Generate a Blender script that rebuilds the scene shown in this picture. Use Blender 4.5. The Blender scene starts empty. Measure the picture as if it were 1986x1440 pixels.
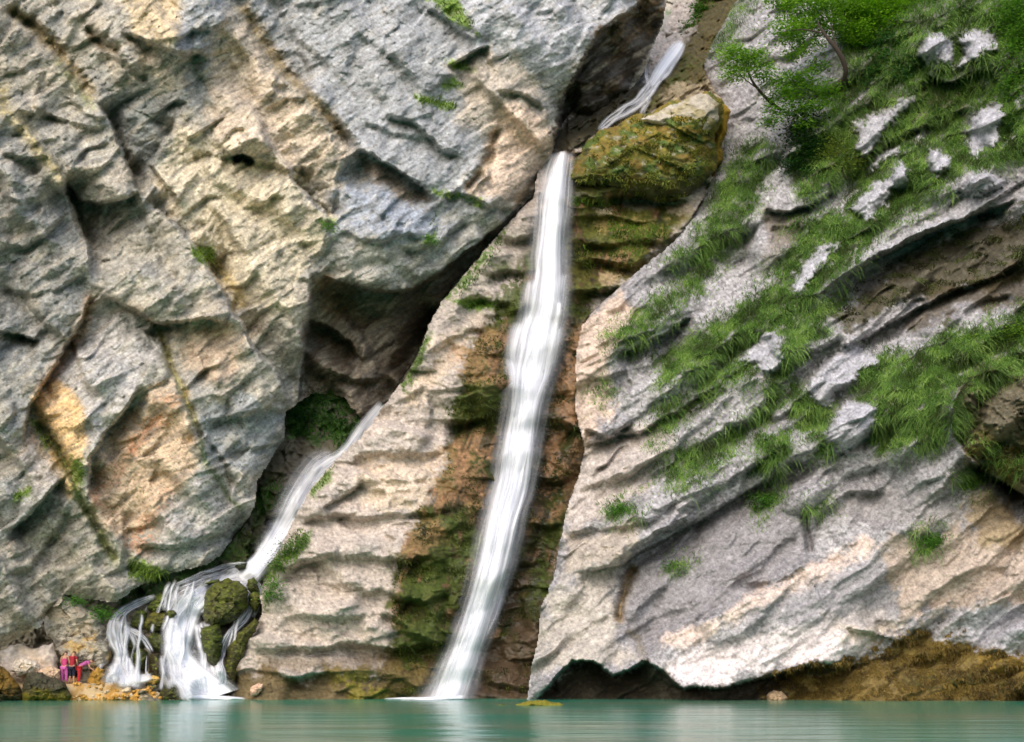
import bpy, bmesh, math, random
import numpy as np
from mathutils import Vector, Matrix

random.seed(7); RNG = np.random.default_rng(7)
SC = bpy.context.scene
R = math.radians

# ------------------------------------------------------------ camera, sky, sun
FOC, CX, HOR, CAMH = 2340.0, 993.0, 1295.0, 1.6     # focal length and horizon in survey units, eye height in metres
cam = bpy.data.cameras.new("camera"); camo = bpy.data.objects.new("camera", cam)
SC.collection.objects.link(camo); SC.camera = camo
camo.location = (0, 0, CAMH); camo.rotation_euler = (R(90), 0, 0)
cam.sensor_width = 36; cam.lens = 36 * FOC / 1986; cam.shift_y = (HOR - 720) / 1986
cam.clip_start = 0.1; cam.clip_end = 3000

world = bpy.data.worlds.new("World"); SC.world = world; world.use_nodes = True
wn = world.node_tree.nodes; wl = world.node_tree.links
sky = wn.new("ShaderNodeTexSky"); sky.sky_type = 'NISHITA'; sky.sun_disc = False
SUN_EL, SUN_AZ = 40.0, -158.0          # azimuth measured from +Y (away from the viewer) towards +X
sky.sun_elevation = R(SUN_EL); sky.sun_rotation = R(SUN_AZ); sky.air_density = 1.0; sky.dust_density = 3.5; sky.ozone_density = 0.6
wn["Background"].inputs["Strength"].default_value = 0.15
wl.new(sky.outputs[0], wn["Background"].inputs[0])
sun = bpy.data.lights.new("sun", 'SUN'); sun.energy = 1.1; sun.angle = R(80); sun.color = (1.0, 0.97, 0.93)
suno = bpy.data.objects.new("sun", sun); SC.collection.objects.link(suno)
sd = Vector((math.sin(R(SUN_AZ)) * math.cos(R(SUN_EL)), math.cos(R(SUN_AZ)) * math.cos(R(SUN_EL)), math.sin(R(SUN_EL))))
suno.rotation_euler = sd.to_track_quat('Z', 'Y').to_euler()
SC.view_settings.view_transform = 'Standard'; SC.view_settings.look = 'None'
SC.view_settings.exposure = 0.54; SC.view_settings.gamma = 1.0; SC.view_settings.use_curve_mapping = False
SC.cycles.filter_width = 1.6; SC.cycles.max_bounces = 6; SC.cycles.transparent_max_bounces = 24; SC.cycles.caustics_reflective = False

# ------------------------------------------------------------ numeric helpers
F = np.float32
def lin(c):
    c = np.array(c, dtype=np.float64) / 255.0
    return np.where(c <= .04045, c / 12.92, ((c + .055) / 1.055) ** 2.4).astype(F)
def ss(a, b, x):
    t = np.clip((x - a) / (b - a), 0, 1); return t * t * (3 - 2 * t)
_perm = RNG.permutation(256).astype(np.int32); _perm = np.concatenate([_perm, _perm])
_ga = np.linspace(0, 2 * np.pi, 16, endpoint=False); _gx = np.cos(_ga).astype(F); _gy = np.sin(_ga).astype(F)
def perlin(x, y, seed=0):
    x = np.asarray(x, F) + seed * 37.17; y = np.asarray(y, F) + seed * 91.7
    xi = np.floor(x).astype(np.int32); yi = np.floor(y).astype(np.int32)
    xf = x - xi; yf = y - yi; xi &= 255; yi &= 255
    u = xf * xf * xf * (xf * (xf * 6 - 15) + 10); v = yf * yf * yf * (yf * (yf * 6 - 15) + 10)
    def g(ix, iy, dx, dy):
        h = _perm[_perm[ix & 255] + (iy & 255)] & 15
        return _gx[h] * dx + _gy[h] * dy
    a = g(xi, yi, xf, yf); b = g(xi + 1, yi, xf - 1, yf); c = g(xi, yi + 1, xf, yf - 1); d = g(xi + 1, yi + 1, xf - 1, yf - 1)
    a = a + u * (b - a); c = c + u * (d - c)
    return (a + v * (c - a)) * 1.5
def fbm(x, y, o=4, seed=0, gain=.5):
    r = 0; a = 1.0; f = 1.0; n = 0
    for k in range(o):
        r = r + a * perlin(x * f, y * f, seed + k * 5); n += a; a *= gain; f *= 2.03
    return r / n
def ridged(x, y, o=4, seed=0, gain=.5):
    r = 0; a = 1.0; f = 1.0; n = 0
    for k in range(o):
        r = r + a * (1 - np.abs(perlin(x * f, y * f, seed + k * 5)) * 2); n += a; a *= gain; f *= 2.07
    return r / n
def rot(x, y, deg):
    c, s = math.cos(R(deg)), math.sin(R(deg)); return x * c + y * s, -x * s + y * c
def hsh(ix, iy, k):
    h = (ix * 374761393 + iy * 668265263 + k * 362437) & 0x7fffffff
    h = ((h ^ (h >> 13)) * 1274126177) & 0x7fffffff
    return (((h ^ (h >> 16)) & 0xffff) / 65535.0).astype(F)
def facets(x, y, seed=0, tilt=1.0, off=1.0):
    """blocky broken rock: every cell is a tilted plane; returns height and distance to the joint"""
    xi = np.floor(x).astype(np.int64); yi = np.floor(y).astype(np.int64)
    b1 = np.full(x.shape, 9., F); b2 = np.full(x.shape, 9., F); h = np.zeros(x.shape, F)
    for dx in (-1, 0, 1):
        for dy in (-1, 0, 1):
            cx = xi + dx; cy = yi + dy
            px = x - cx - hsh(cx, cy, seed); py = y - cy - hsh(cx, cy, seed + 1)
            d = np.sqrt(px * px + py * py)
            hh = (hsh(cx, cy, seed + 2) - .5) * off + (hsh(cx, cy, seed + 3) - .5) * tilt * px + (hsh(cx, cy, seed + 4) - .5) * tilt * py
            m = d < b1
            b2 = np.where(m, b1, np.minimum(b2, d)); h = np.where(m, hh, h); b1 = np.where(m, d, b1)
    return h.astype(F), (b2 - b1).astype(F)
def folds(x, y, seed=0, tilt=1.0, off=1.0, k=7.):
    """rounded broken forms: neighbouring tilted planes melt into each other"""
    xi = np.floor(x).astype(np.int64); yi = np.floor(y).astype(np.int64); num = 0; den = 1e-9
    for dx in (-1, 0, 1):
        for dy in (-1, 0, 1):
            cx = xi + dx; cy = yi + dy
            px = x - cx - hsh(cx, cy, seed); py = y - cy - hsh(cx, cy, seed + 1)
            w = np.exp(-k * (px * px + py * py)); den = den + w
            num = num + w * ((hsh(cx, cy, seed + 2) - .5) * off + (hsh(cx, cy, seed + 3) - .5) * tilt * px + (hsh(cx, cy, seed + 4) - .5) * tilt * py)
    return (num / den).astype(F), None
def polysd(P, X, Y):
    """signed distance to a closed outline, positive inside"""
    P = np.array(P, F); n = len(P); best = np.full(X.shape, 1e9, F); ins = np.zeros(X.shape, bool)
    for i in range(n):
        ax, ay = P[i]; bx, by = P[(i + 1) % n]; ex, ey = bx - ax, by - ay; L = ex * ex + ey * ey + 1e-6
        t = np.clip(((X - ax) * ex + (Y - ay) * ey) / L, 0, 1)
        best = np.minimum(best, (X - ax - t * ex) ** 2 + (Y - ay - t * ey) ** 2)
        if ay != by:
            ins ^= ((ay > Y) != (by > Y)) & (X < (bx - ax) * (Y - ay) / (by - ay) + ax)
    d = np.sqrt(best); return np.where(ins, d, -d)
def linesd(P, X, Y):
    """distance, side (+1 = right hand of travel), and 0..1 position along an open line"""
    P = np.array(P, F); seg = np.sqrt(((P[1:] - P[:-1]) ** 2).sum(1)); tot = seg.sum(); acc = 0
    best = np.full(X.shape, 1e12, F); side = np.ones(X.shape, F); s = np.zeros(X.shape, F)
    for i in range(len(P) - 1):
        ax, ay = P[i]; ex, ey = P[i + 1] - P[i]; L = ex * ex + ey * ey + 1e-6
        t = np.clip(((X - ax) * ex + (Y - ay) * ey) / L, 0, 1)
        d = (X - ax - t * ex) ** 2 + (Y - ay - t * ey) ** 2
        m = d < best; best = np.where(m, d, best)
        side = np.where(m, np.sign(ex * (Y - ay) - ey * (X - ax) + 1e-6), side); s = np.where(m, (acc + t * seg[i]) / tot, s); acc += seg[i]
    return np.sqrt(best), side, s
def tps(C):
    """smooth surface through survey points (x, y, distance)"""
    C = np.array(C, np.float64); n = len(C); q = C[:, :2] / 500.0
    def U(r2): return np.where(r2 > 1e-12, r2 * np.log(r2 + 1e-12), 0)
    K = U(((q[:, None] - q[None]) ** 2).sum(2)) + np.eye(n) * .02
    A = np.zeros((n + 3, n + 3)); A[:n, :n] = K; A[:n, n] = 1; A[:n, n + 1:] = q; A[n:, :n] = A[:n, n:].T
    w = np.linalg.solve(A, np.concatenate([C[:, 2], [0, 0, 0]]))
    def f(X, Y):
        x = X / 500.0; y = Y / 500.0; r = w[n] + w[n + 1] * x + w[n + 2] * y
        for i in range(n): r = r + w[i] * U((x - q[i, 0]) ** 2 + (y - q[i, 1]) ** 2)
        return r.astype(F)
    return f

class Field:
    """rock relief: a bed of points with distance, colour and moisture that strokes and outlines shape"""
    def __init__(s, X, Y, D, warp=7):
        s.X, s.Y, s.D = X, Y, D
        s.Xw = X + warp * fbm(X / 55, Y / 55, 3, 11) + 2.5 * fbm(X / 9, Y / 9, 2, 12)
        s.Yw = Y + warp * fbm(X / 55, Y / 55, 3, 13) + 2.5 * fbm(X / 9, Y / 9, 2, 14)
        s.C = np.zeros(X.shape + (3,), F); s.wet = np.zeros(X.shape, F)
        s.n1 = fbm(X / 40, Y / 40, 4, 21); s.n2 = fbm(X / 8, Y / 8, 3, 22)
    def near(s, P, m):
        P = np.array(P); x0, y0 = P.min(0) - m; x1, y1 = P.max(0) + m
        return np.nonzero((s.Xw > x0) & (s.Xw < x1) & (s.Yw > y0) & (s.Yw < y1))[0]
    def step(s, P, back, Lb, fwd=0., Lf=60., taper=.12, w0=3.):
        i = s.near(P, max(Lb, Lf) * 3.2); d, sg, t = linesd(P, s.Xw[i], s.Yw[i])
        a = ss(0, taper, t) * ss(0, taper, 1 - t) if taper else 1
        w = ss(-w0, w0, d * sg)
        s.D[i] += a * (w * back * np.exp(-(d / Lb) ** 1.3) - (1 - w) * fwd * np.exp(-(d / Lf) ** 1.3))
    def groove(s, P, dep, w, taper=.15):
        i = s.near(P, w * 3); d, sg, t = linesd(P, s.Xw[i], s.Yw[i])
        a = ss(0, taper, t) * ss(0, taper, 1 - t) if taper else 1
        s.D[i] += a * dep * np.exp(-(d / w) ** 2)
    def bump(s, x, y, rx, ry, ang, amt, p=2.):
        i = s.near([(x, y)], max(rx, ry) * 1.5); u, v = rot(s.Xw[i] - x, s.Yw[i] - y, ang)
        r = (np.abs(u / rx) ** p + np.abs(v / ry) ** p); s.D[i] -= amt * np.clip(1 - r, 0, 1) ** .75
    def raise_(s, P, amt, soft=20, gx=0., gy=0.):
        i = s.near(P, 5); sd = polysd(P, s.Xw[i], s.Yw[i]); c = np.mean(np.array(P), 0)
        s.D[i] -= ss(0, soft, sd) * (amt + gx * (s.X[i] - c[0]) + gy * (s.Y[i] - c[1]))
    def paint(s, P, col, k=1., soft=14, rag=18, rag2=6, wet=None, thr=None):
        i = s.near(P, soft + rag + 10); sd = polysd(P, s.Xw[i], s.Yw[i]) + rag * s.n1[i] * 2 + rag2 * s.n2[i] * 2
        m = k * ss(-soft, soft, sd)
        if thr is not None: m = m * ss(thr - .08, thr + .08, s.n1[i] * .6 + s.n2[i] * .5)
        s.C[i] += (lin(col) - s.C[i]) * m[:, None]
        if wet is not None: s.wet[i] += (wet - s.wet[i]) * m
    def line(s, P, col, w, k=.8, taper=.1, thr=None, wet=None):
        i = s.near(P, w * 2.5); d, sg, t = linesd(P, s.Xw[i], s.Yw[i])
        m = k * ss(0, taper, t) * ss(0, taper, 1 - t) * np.exp(-(d / w) ** 2) * np.clip(1 + 1.2 * s.n2[i], 0, 1)
        if thr is not None: m = m * ss(thr - .1, thr + .1, s.n1[i])
        s.C[i] += (lin(col) - s.C[i]) * m[:, None]

def world_pos(X, Y, D):
    return np.stack([(X - CX) / FOC * D, D, CAMH + (HOR - Y) / FOC * D], -1)
def wp(x, y, D): return Vector(((x - CX) / FOC * D, D, CAMH + (HOR - y) / FOC * D))

def axis(a, b, lo, hi, st, so):
    inner = np.arange(lo, hi + st, st); l = np.arange(lo - so, a - so, -so)[::-1]; r = np.arange(inner[-1] + so, b + so, so)
    return np.concatenate([l, inner, r]).astype(F)
ST = 2.0
XS = axis(-560, 2560, -24, 2010, ST, 12); YS = axis(-460, 1500, -24, 1372, ST, 12)
GX, GY = np.meshgrid(XS, YS)

def tag(o, label=None, cat=None, group=None, kind=None):
    for k, v in (("label", label), ("category", cat), ("group", group), ("kind", kind)):
        if v: o[k] = v
    return o
def mesh_np(name, V, Q, mat, parent=None, smooth=True, attrs=None, link=True):
    """link vertices V (n,3) and faces Q (m,3 or 4) as one mesh object; attrs = {name: (domain, type, array)}"""
    me = bpy.data.meshes.new(name); V = np.asarray(V, F); Q = np.asarray(Q, np.int32); k = Q.shape[1]
    me.vertices.add(len(V)); me.vertices.foreach_set("co", V.ravel())
    me.loops.add(Q.size); me.loops.foreach_set("vertex_index", Q.ravel())
    me.polygons.add(len(Q)); me.polygons.foreach_set("loop_start", np.arange(0, Q.size, k, dtype=np.int32))
    me.polygons.foreach_set("loop_total", np.full(len(Q), k, np.int32))
    me.polygons.foreach_set("use_smooth", np.full(len(Q), smooth, bool))
    me.update(calc_edges=True)
    for n, (dom, typ, arr) in (attrs or {}).items():
        a = me.attributes.new(n, typ, dom); arr = np.asarray(arr, F)
        a.data.foreach_set({"FLOAT_COLOR": "color", "FLOAT": "value", "FLOAT_VECTOR": "vector"}[typ], arr.ravel())
    if mat: me.materials.append(mat)
    o = bpy.data.objects.new(name, me); SC.collection.objects.link(o)
    if parent: o.parent = parent
    return o
def sheet(name, mask, D, C, wet, mat):
    """one sheet of rock over the part of the survey grid where mask holds"""
    q = mask[:-1, :-1] & mask[1:, :-1] & mask[:-1, 1:] & mask[1:, 1:]
    used = np.zeros(mask.shape, bool); used[:-1, :-1] |= q; used[1:, :-1] |= q; used[:-1, 1:] |= q; used[1:, 1:] |= q
    idx = np.full(mask.shape, -1, np.int32); idx[used] = np.arange(used.sum())
    Q = np.stack([idx[:-1, :-1][q], idx[1:, :-1][q], idx[1:, 1:][q], idx[:-1, 1:][q]], 1)
    V = world_pos(GX[used], GY[used], D[used])
    col = np.concatenate([C[used], wet[used][:, None]], 1)
    return mesh_np(name, V, Q, mat, attrs={"tint": ("POINT", "FLOAT_COLOR", col)})

# ------------------------------------------------------------ materials
def new_mat(name):
    m = bpy.data.materials.new(name); m.use_nodes = True; nt = m.node_tree
    return m, nt, nt.nodes["Principled BSDF"]
def N(nt, t, **k):
    n = nt.nodes.new(t)
    for a, v in k.items(): setattr(n, a, v)
    return n
def rock_mat(name="rock", bump=.10, scale=1.0):
    m, nt, b = new_mat(name); L = nt.links.new
    at = N(nt, "ShaderNodeAttribute", attribute_name="tint"); tc = N(nt, "ShaderNodeTexCoord")
    n1 = N(nt, "ShaderNodeTexNoise"); n1.inputs["Scale"].default_value = 2.6 * scale; n1.inputs["Detail"].default_value = 8; n1.inputs["Roughness"].default_value = .68
    n2 = N(nt, "ShaderNodeTexVoronoi", feature='DISTANCE_TO_EDGE'); n2.inputs["Scale"].default_value = 3.5 * scale
    L(tc.outputs["Object"], n1.inputs["Vector"])
    mixv = N(nt, "ShaderNodeMixRGB"); mixv.inputs[0].default_value = .12
    L(tc.outputs["Object"], mixv.inputs[1]); L(n1.outputs["Color"], mixv.inputs[2]); L(mixv.outputs[0], n2.inputs["Vector"])
    mr = N(nt, "ShaderNodeMapRange"); mr.inputs[1].default_value = .3; mr.inputs[2].default_value = .7; mr.inputs[3].default_value = .74; mr.inputs[4].default_value = 1.26
    L(n1.outputs[0], mr.inputs[0])
    mul = N(nt, "ShaderNodeVectorMath", operation='SCALE'); L(at.outputs["Color"], mul.inputs[0]); L(mr.outputs[0], mul.inputs["Scale"])
    L(mul.outputs[0], b.inputs["Base Color"])
    rr = N(nt, "ShaderNodeMapRange"); rr.inputs[3].default_value = .92; rr.inputs[4].default_value = .34; L(at.outputs["Alpha"], rr.inputs[0]); L(rr.outputs[0], b.inputs["Roughness"])
    cl = N(nt, "ShaderNodeMath", operation='MINIMUM'); cl.inputs[1].default_value = .03; L(n2.outputs[0], cl.inputs[0])
    ad = N(nt, "ShaderNodeMath", operation='MULTIPLY_ADD'); ad.inputs[1].default_value = 1.6; L(cl.outputs[0], ad.inputs[0]); L(n1.outputs[0], ad.inputs[2])
    bp = N(nt, "ShaderNodeBump"); bp.inputs["Strength"].default_value = bump; bp.inputs["Distance"].default_value = .22; L(ad.outputs[0], bp.inputs["Height"]); L(bp.outputs[0], b.inputs["Normal"])
    b.inputs["Specular IOR Level"].default_value = .3
    return m
ROCK = rock_mat()
# ------------------------------------------------------------ the rock walls
LCLIFF = [(-700,-600),(1292,-600),(1292,0),(1284,50),(1266,90),(1250,135),(1215,190),(1170,238),(1130,280),(1098,292),(1078,294),(1064,318),(1048,345),(1040,372),(1010,400),(985,430),(955,462),(930,492),(905,520),(878,552),(858,578),(842,606),(822,650),(800,700),(770,745),(757,775),(720,800),(700,810),(668,770),(640,762),(600,765),(580,780),(552,800),(550,850),(520,900),(500,930),(492,985),(470,1020),(430,1072),(400,1095),(330,1112),(270,1135),(225,1168),(160,1160),(125,1152),(100,1180),(78,1215),(40,1236),(0,1258),(-700,1300)]
BUTT = [(1310,-600),(1420,-600),(1460,0),(1400,60),(1500,200),(1500,500),(1300,1000),(1300,1500),(440,1500),(445,1357),(452,1310),(470,1265),(492,1225),(510,1190),(505,1160),(512,1110),(540,1070),(575,1000),(600,955),(630,918),(660,884),(700,850),(730,810),(762,765),(790,730),(815,680),(838,620),(858,585),(880,560),(905,528),(930,500),(955,470),(985,436),(1010,408),(1035,385),(1045,330),(1070,296),(1085,250),(1120,200),(1180,150),(1240,100),(1290,60),(1310,0)]
RSLOPE = [(2700,-600),(2700,1500),(1000,1500),(1025,1357),(1032,1290),(1045,1240),(1050,1180),(1075,1120),(1085,1060),(1100,990),(1125,920),(1135,870),(1118,800),(1118,740),(1118,690),(1130,630),(1160,595),(1200,560),(1245,520),(1290,485),(1325,452),(1345,420),(1360,395),(1385,345),(1400,300),(1408,260),(1410,215),(1400,190),(1380,165),(1365,130),(1390,70),(1430,0),(1480,-600)]

def layer(mask):
    return GX[mask].astype(F), GY[mask].astype(F)

# ---- back of the gorge (behind everything; shows in the gully of the side cascade and above the upper chute)
mask0 = ((GX > 300) & (GX < 1520)) | ((GX > -300) & (GX < 1520) & (GY > 1000))
X, Y = layer(mask0)
base = tps([(500,1357,62),(300,1150,63.5),(400,1100,64.5),(300,1357,60),(540,900,68),(600,1050,65.5),(640,800,70.5),(700,850,70.5),(700,700,74),(760,780,73),(900,500,76),(1060,290,76),(1200,240,80),(1240,160,85),(1300,100,92),(1330,40,100),(1300,0,104),(1400,0,110),(1450,300,84),(1500,1000,70),(1000,900,70),(1520,-460,150),(1200,-460,150),(300,400,78),(-300,1357,61),(0,1357,62),(100,1200,63.5),(220,1180,63),(250,1300,61.2),(-300,1000,66)])
f = Field(X, Y, base(X, Y))
fh, fe = facets(X / 70, Y / 60, 3, 1.6, 1.0); f.D += fh * 1.3
fh, fe = facets(X / 24, Y / 20, 9, 1.6, 1.0); f.D += fh * .5
f.D += -.25 * ridged(X / 14, Y / 12, 3, 31)
f.C[:] = lin((128,120,104)); f.C *= (1 + .35 * f.n1 + .45 * f.n2)[:, None]
f.paint([(300,1357),(300,1100),(420,1050),(480,1000),(500,900),(540,740),(600,720),(700,780),(780,760),(700,900),(600,1050),(520,1180),(450,1357)], (92,86,72), .85, 10, 10, wet=.4)
for P in ([(560,770),(620,770),(650,740),(700,790),(640,860),(560,850)], [(480,960),(540,930),(560,960),(500,1010)], [(640,820),(700,810),(700,870),(650,880)], [(240,1110),(330,1110),(470,1020),(500,1000),(520,1040),(480,1090),(400,1110),(330,1140),(230,1180)], [(590,750),(640,740),(650,780),(610,790)]):
    f.paint(P, (58,86,34), .95, 8, 14, 10, thr=-.12)
f.paint([(480,900),(540,860),(560,1000),(500,1090),(440,1100),(470,1020)], (62,58,34), .6, 10)
f.paint([(1240,-460),(1520,-460),(1520,260),(1330,120),(1280,80)], (206,198,186), .9, 10); f.paint([(1280,30),(1320,20),(1330,70),(1290,110),(1260,110)], (150,150,146), .8, 8)
f.paint([(1300,-100),(1420,-100),(1400,60),(1340,80),(1310,40)], (90,125,50), .8, 12, 20, thr=0.02)
f.paint([(1255,110),(1300,85),(1330,110),(1290,170),(1230,230),(1150,270),(1130,260)], (96,92,44), .9, 8, wet=.6)
D0 = np.full(GX.shape, np.nan, F); D0[mask0] = f.D; C0 = np.zeros(GX.shape + (3,), F); C0[mask0] = f.C; W0 = np.zeros(GX.shape, F); W0[mask0] = f.wet

# ---- the great cliff
sdm = np.full(GX.shape, -1e3, F); r = GX < 1340; sdm[r] = polysd(LCLIFF, GX[r] + 3 * fbm(GX[r] / 14, GY[r] / 14, 2, 5), GY[r] + 3 * fbm(GX[r] / 14, GY[r] / 14, 2, 6))
mask1 = sdm > -2
X, Y = layer(mask1); SD = sdm[mask1]
base = tps([(-560,1300,46),(-560,400,48),(-560,-460,52),(-200,1300,55),(-200,300,57),(0,1250,59),(0,900,59.5),(0,500,61),(0,0,64),(0,-460,68),(200,1160,60.5),(300,1100,61),(300,700,62.3),(300,300,64.5),(300,0,66.5),(500,900,63.5),(480,1000,63),(580,740,65.5),(600,400,66.5),(600,0,69),(700,500,66),(700,650,69.5),(740,780,71.5),(700,200,68),(900,400,69.5),(1000,420,71.3),(1000,250,71.5),(1000,80,70.5),(1070,290,74),(1150,120,73),(1100,0,72),(1280,0,78),(1200,210,79),(600,-460,74),(1290,-460,86)])
f = Field(X, Y, base(X, Y))
# general broken texture: blocks elongated along the fracture direction, then striations
w1 = 14 * fbm(X / 90, Y / 90, 3, 41); w2 = 14 * fbm(X / 90, Y / 90, 3, 42)
calm = 1 - .65 * ss(0, 60, polysd([(470,0),(1290,0),(1150,80),(1080,180),(980,260),(940,330),(860,440),(700,430),(690,290),(620,220),(540,110)], X, Y))
u, v = rot(X + w1, Y + w2, 52); fh, fe = folds(u / 170, v / 78, 51, 4.2, 1.6, 9.); f.D += (.4 + .6 * calm) * fh * .95
u, v = rot(X + w1, Y + w2, -38); fh, fe = folds(u / 66, v / 30, 61, 3.6, 1.3, 12.); f.D += (.35 + .65 * calm) * fh * .40; fh, fe = facets(u / 48, v / 26, 63, 1.6, .25); f.D += (.3 + .7 * calm) * fh * .13
u, v = rot(X, Y, -34); f.D -= calm * .07 * ridged((u + w1) / 70, (v + w2) / 15, 4, 71) + .05 * fbm(u / 18, v / 5, 3, 75)
u, v = rot(X, Y, 40); f.D -= .04 * ridged((u + w1) / 40, (v + w2) / 22, 3, 81)
fh, fe = facets(X / 15, Y / 11, 91, 1.8, 1.0); f.D += .09 * fh
f.D -= .045 * fbm(X / 5, Y / 4, 3, 95)
# named faces and fractures
S = f.step
S = lambda P, b, L, fw=0., Lf=60., tp=.12, w0=None: f.step(P, b * (.78 if b > 3 else .95 if b > 1.5 else .7), L * 1.25, fw * .9, Lf * 1.2, max(tp, .16), w0 or (4. if b > 1.5 else 7.))
# S: going up the list the recess lies on the right hand, going right it lies below
S([(282,388),(262,350),(235,290),(212,235),(186,196)], 3.2, 44, .9, 60)
f.groove([(190,200),(150,150),(105,92),(60,50),(0,5)], 1.3, 13)
S([(445,575),(400,510),(345,440),(280,385)], 2.0, 34, .5, 40)
S([(345,225),(335,250),(312,285),(292,318),(315,350),(350,405)], 1.7, 46, .4, 40)
f.groove([(455,-10),(520,100),(600,190),(684,280)], .8, 13, .05)
S([(690,292),(640,240),(600,190)], .1, 20, .6, 50)
f.bump(668, 268, 26, 22, 40, -.7)
S([(182,560),(172,470),(150,440),(135,390),(128,350),(100,300),(60,255),(10,215)], 1.3, 36, .8, 60)
S([(178,540),(166,460),(142,400),(125,330)], 2.4, 52, .2, 30)
S([(128,345),(150,385),(190,398),(230,388),(272,372)], 2.4, 46, .6, 50)
S([(40,880),(60,780),(120,690),(160,620),(182,560)], 1.7, 26, .8, 50)
S([(0,640),(40,650),(80,662)], 1.8, 32, .5, 40)
S([(0,470),(40,482),(90,462),(130,410)], 1.0, 18, .4, 30)
S([(60,205),(120,235),(170,250),(215,245)], .7, 14, .3, 25)
S([(30,215),(75,225),(130,232)], .6, 12, .3, 20)
S([(0,300),(50,310),(95,300)], .8, 16, .4, 25); S([(0,385),(40,392),(80,385)], .7, 14, .3, 25)
S([(0,560),(60,575),(120,560),(170,530)], .7, 16, .4, 30)
S([(575,800),(530,715),(502,690),(474,640),(450,600),(430,560),(380,490)], 2.3, 46, 1.0, 50)
S([(182,568),(240,590),(300,625),(350,628),(395,618),(455,632)], 1.8, 40, .8, 50)
S([(280,650),(300,625),(340,640)], 1.6, 24)
S([(578,795),(590,700),(600,600),(606,525)], 3.4, 80, .6, 40, .06)
S([(648,434),(605,388),(558,338)], 2.8, 20, .5, 40)
S([(606,528),(642,440),(652,350),(682,292)], .9, 30, .3, 40)
f.bump(470, 268, 62, 36, 15, 1.3); f.groove([(448,312),(470,306),(494,320)], 2.2, 6)
S([(400,270),(440,300),(500,312),(560,330),(620,330)], 1.2, 26, .4, 40)
S([(608,526),(650,545),(700,560),(750,566),(800,560),(850,536),(890,502),(950,457),(990,422)], 4.2, 90, .9, 80, .05)
S([(596,622),(640,638),(680,668),(700,700)], 2.2, 40, .4, 40); f.groove([(858,585),(815,660),(765,745)], 3.2, 26)
S([(600,735),(640,720),(690,742),(740,735)], 1.5, 30, .5, 30)
S([(682,288),(720,300),(765,328),(815,360),(850,388)], 2.0, 40, .7, 50)
S([(650,440),(700,468),(740,470),(790,452),(830,470)], .8, 20, .4, 30)
S([(760,470),(800,488),(860,470),(905,420)], .9, 26, .5, 40)
f.groove([(165,52),(200,85),(238,104)], 1.1, 11); f.groove([(235,120),(262,145),(288,156)], .6, 7)
S([(236,60),(300,92),(350,102),(405,108)], 1.5, 18, .8, 50); f.bump(345, 35, 115, 84, 20, 1.8)
f.groove([(60,800),(110,870),(140,920),(170,990),(205,1060),(238,1105)], 1.2, 9)
S([(10,1040),(60,1000),(122,922)], 2.2, 46, .8, 50)
S([(0,1120),(60,1100),(120,1010),(150,960)], .9, 30, .4, 40)
S([(172,975),(175,890),(205,840),(240,800),(275,742)], 1.9, 28, .7, 45)
f.groove([(300,620),(330,700),(370,800),(385,842),(430,900),(480,980)], .8, 7)
S([(250,1060),(330,1065),(420,1040),(470,990)], 1.1, 30, .6, 60)
S([(232,1110),(245,1050),(238,990)], .8, 30, .3, 30)
S([(400,820),(450,815),(520,790),(560,800)], .9, 30, .5, 30); S([(390,905),(450,880),(500,870),(545,860)], .7, 24, .3, 30)
S([(1062,322),(1085,255),(1092,190),(1140,105),(1165,62),(1215,28),(1262,-20)], 5.0, 95, .6, 60, .04)
f.groove([(966,245),(950,300),(925,345),(900,378)], 1.0, 8); S([(868,132),(920,100),(950,90)], 1.6, 24, .5, 30)
S([(960,178),(1020,186),(1062,215)], 1.1, 22, .4, 30); S([(740,225),(800,238),(860,292),(905,305)], 1.2, 26, .5, 40)
S([(680,60),(760,110),(800,150),(820,205)], .5, 30, .3, 40); S([(820,10),(870,40),(930,90)], 1.0, 26, .5, 50)
S([(850,380),(900,378),(950,402),(1000,404)], 1.0, 24, .4, 40); S([(700,235),(760,262),(830,270)], .7, 20, .3, 30)
S([(560,60),(640,130),(700,200)], .4, 30, .2, 40)
for k in range(12):                                   # small fractures following the two joint directions
    x0 = RNG.uniform(0, 560); y0 = RNG.uniform(0, 1080); a = R(RNG.choice([50, 56, -36, -42]) + RNG.uniform(-8, 8)); l = RNG.uniform(40, 120)
    P = [(x0 + t * l * math.cos(a), y0 + t * l * math.sin(a)) for t in (0, .35, .7, 1)]
    if a > 0: P = P[::-1]
    S(P, RNG.uniform(.3, .7), 26, .15, 30, .3, 6.)
f.D += 1.1 * np.exp(-np.clip(SD, 0, 300) / 14)

# colour of the stone, with shade painted into some faces and recesses
f.C[:] = lin((172,168,157)); 
tanm = ss(-.05, .35, fbm(X / 130, Y / 130, 3, 201)); f.C += (lin((200,184,162)) - f.C) * (tanm * .45)[:, None]
gm = ss(.0, .3, fbm(X / 90, Y / 70, 4, 202)); f.C += (lin((158,158,154)) - f.C) * (gm * .7)[:, None]
PT = f.paint
PT([(480,-460),(1292,-460),(1292,0),(1150,80),(1085,180),(1060,215),(985,190),(940,250),(930,340),(980,400),(905,520),(760,560),(640,500),(620,440),(680,290),(620,220),(540,110),(462,0)], (158,161,165), .95)
PT([(760,-460),(1292,-460),(1240,30),(1140,80),(1070,130),(960,90),(880,20)], (184,186,192), .85, 30, 30)
PT([(660,350),(740,350),(830,400),(850,470),(740,470),(660,430)], (150,160,176), .6)
PT([(620,440),(700,470),(830,480),(900,430),(985,425),(890,500),(800,556),(700,556),(610,525)], (178,176,168), .7)
PT([(430,20),(470,50),(560,170),(650,262),(690,300),(560,340),(500,320),(420,270),(380,200),(405,110)], (204,188,168), .9, 12, 14)
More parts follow.
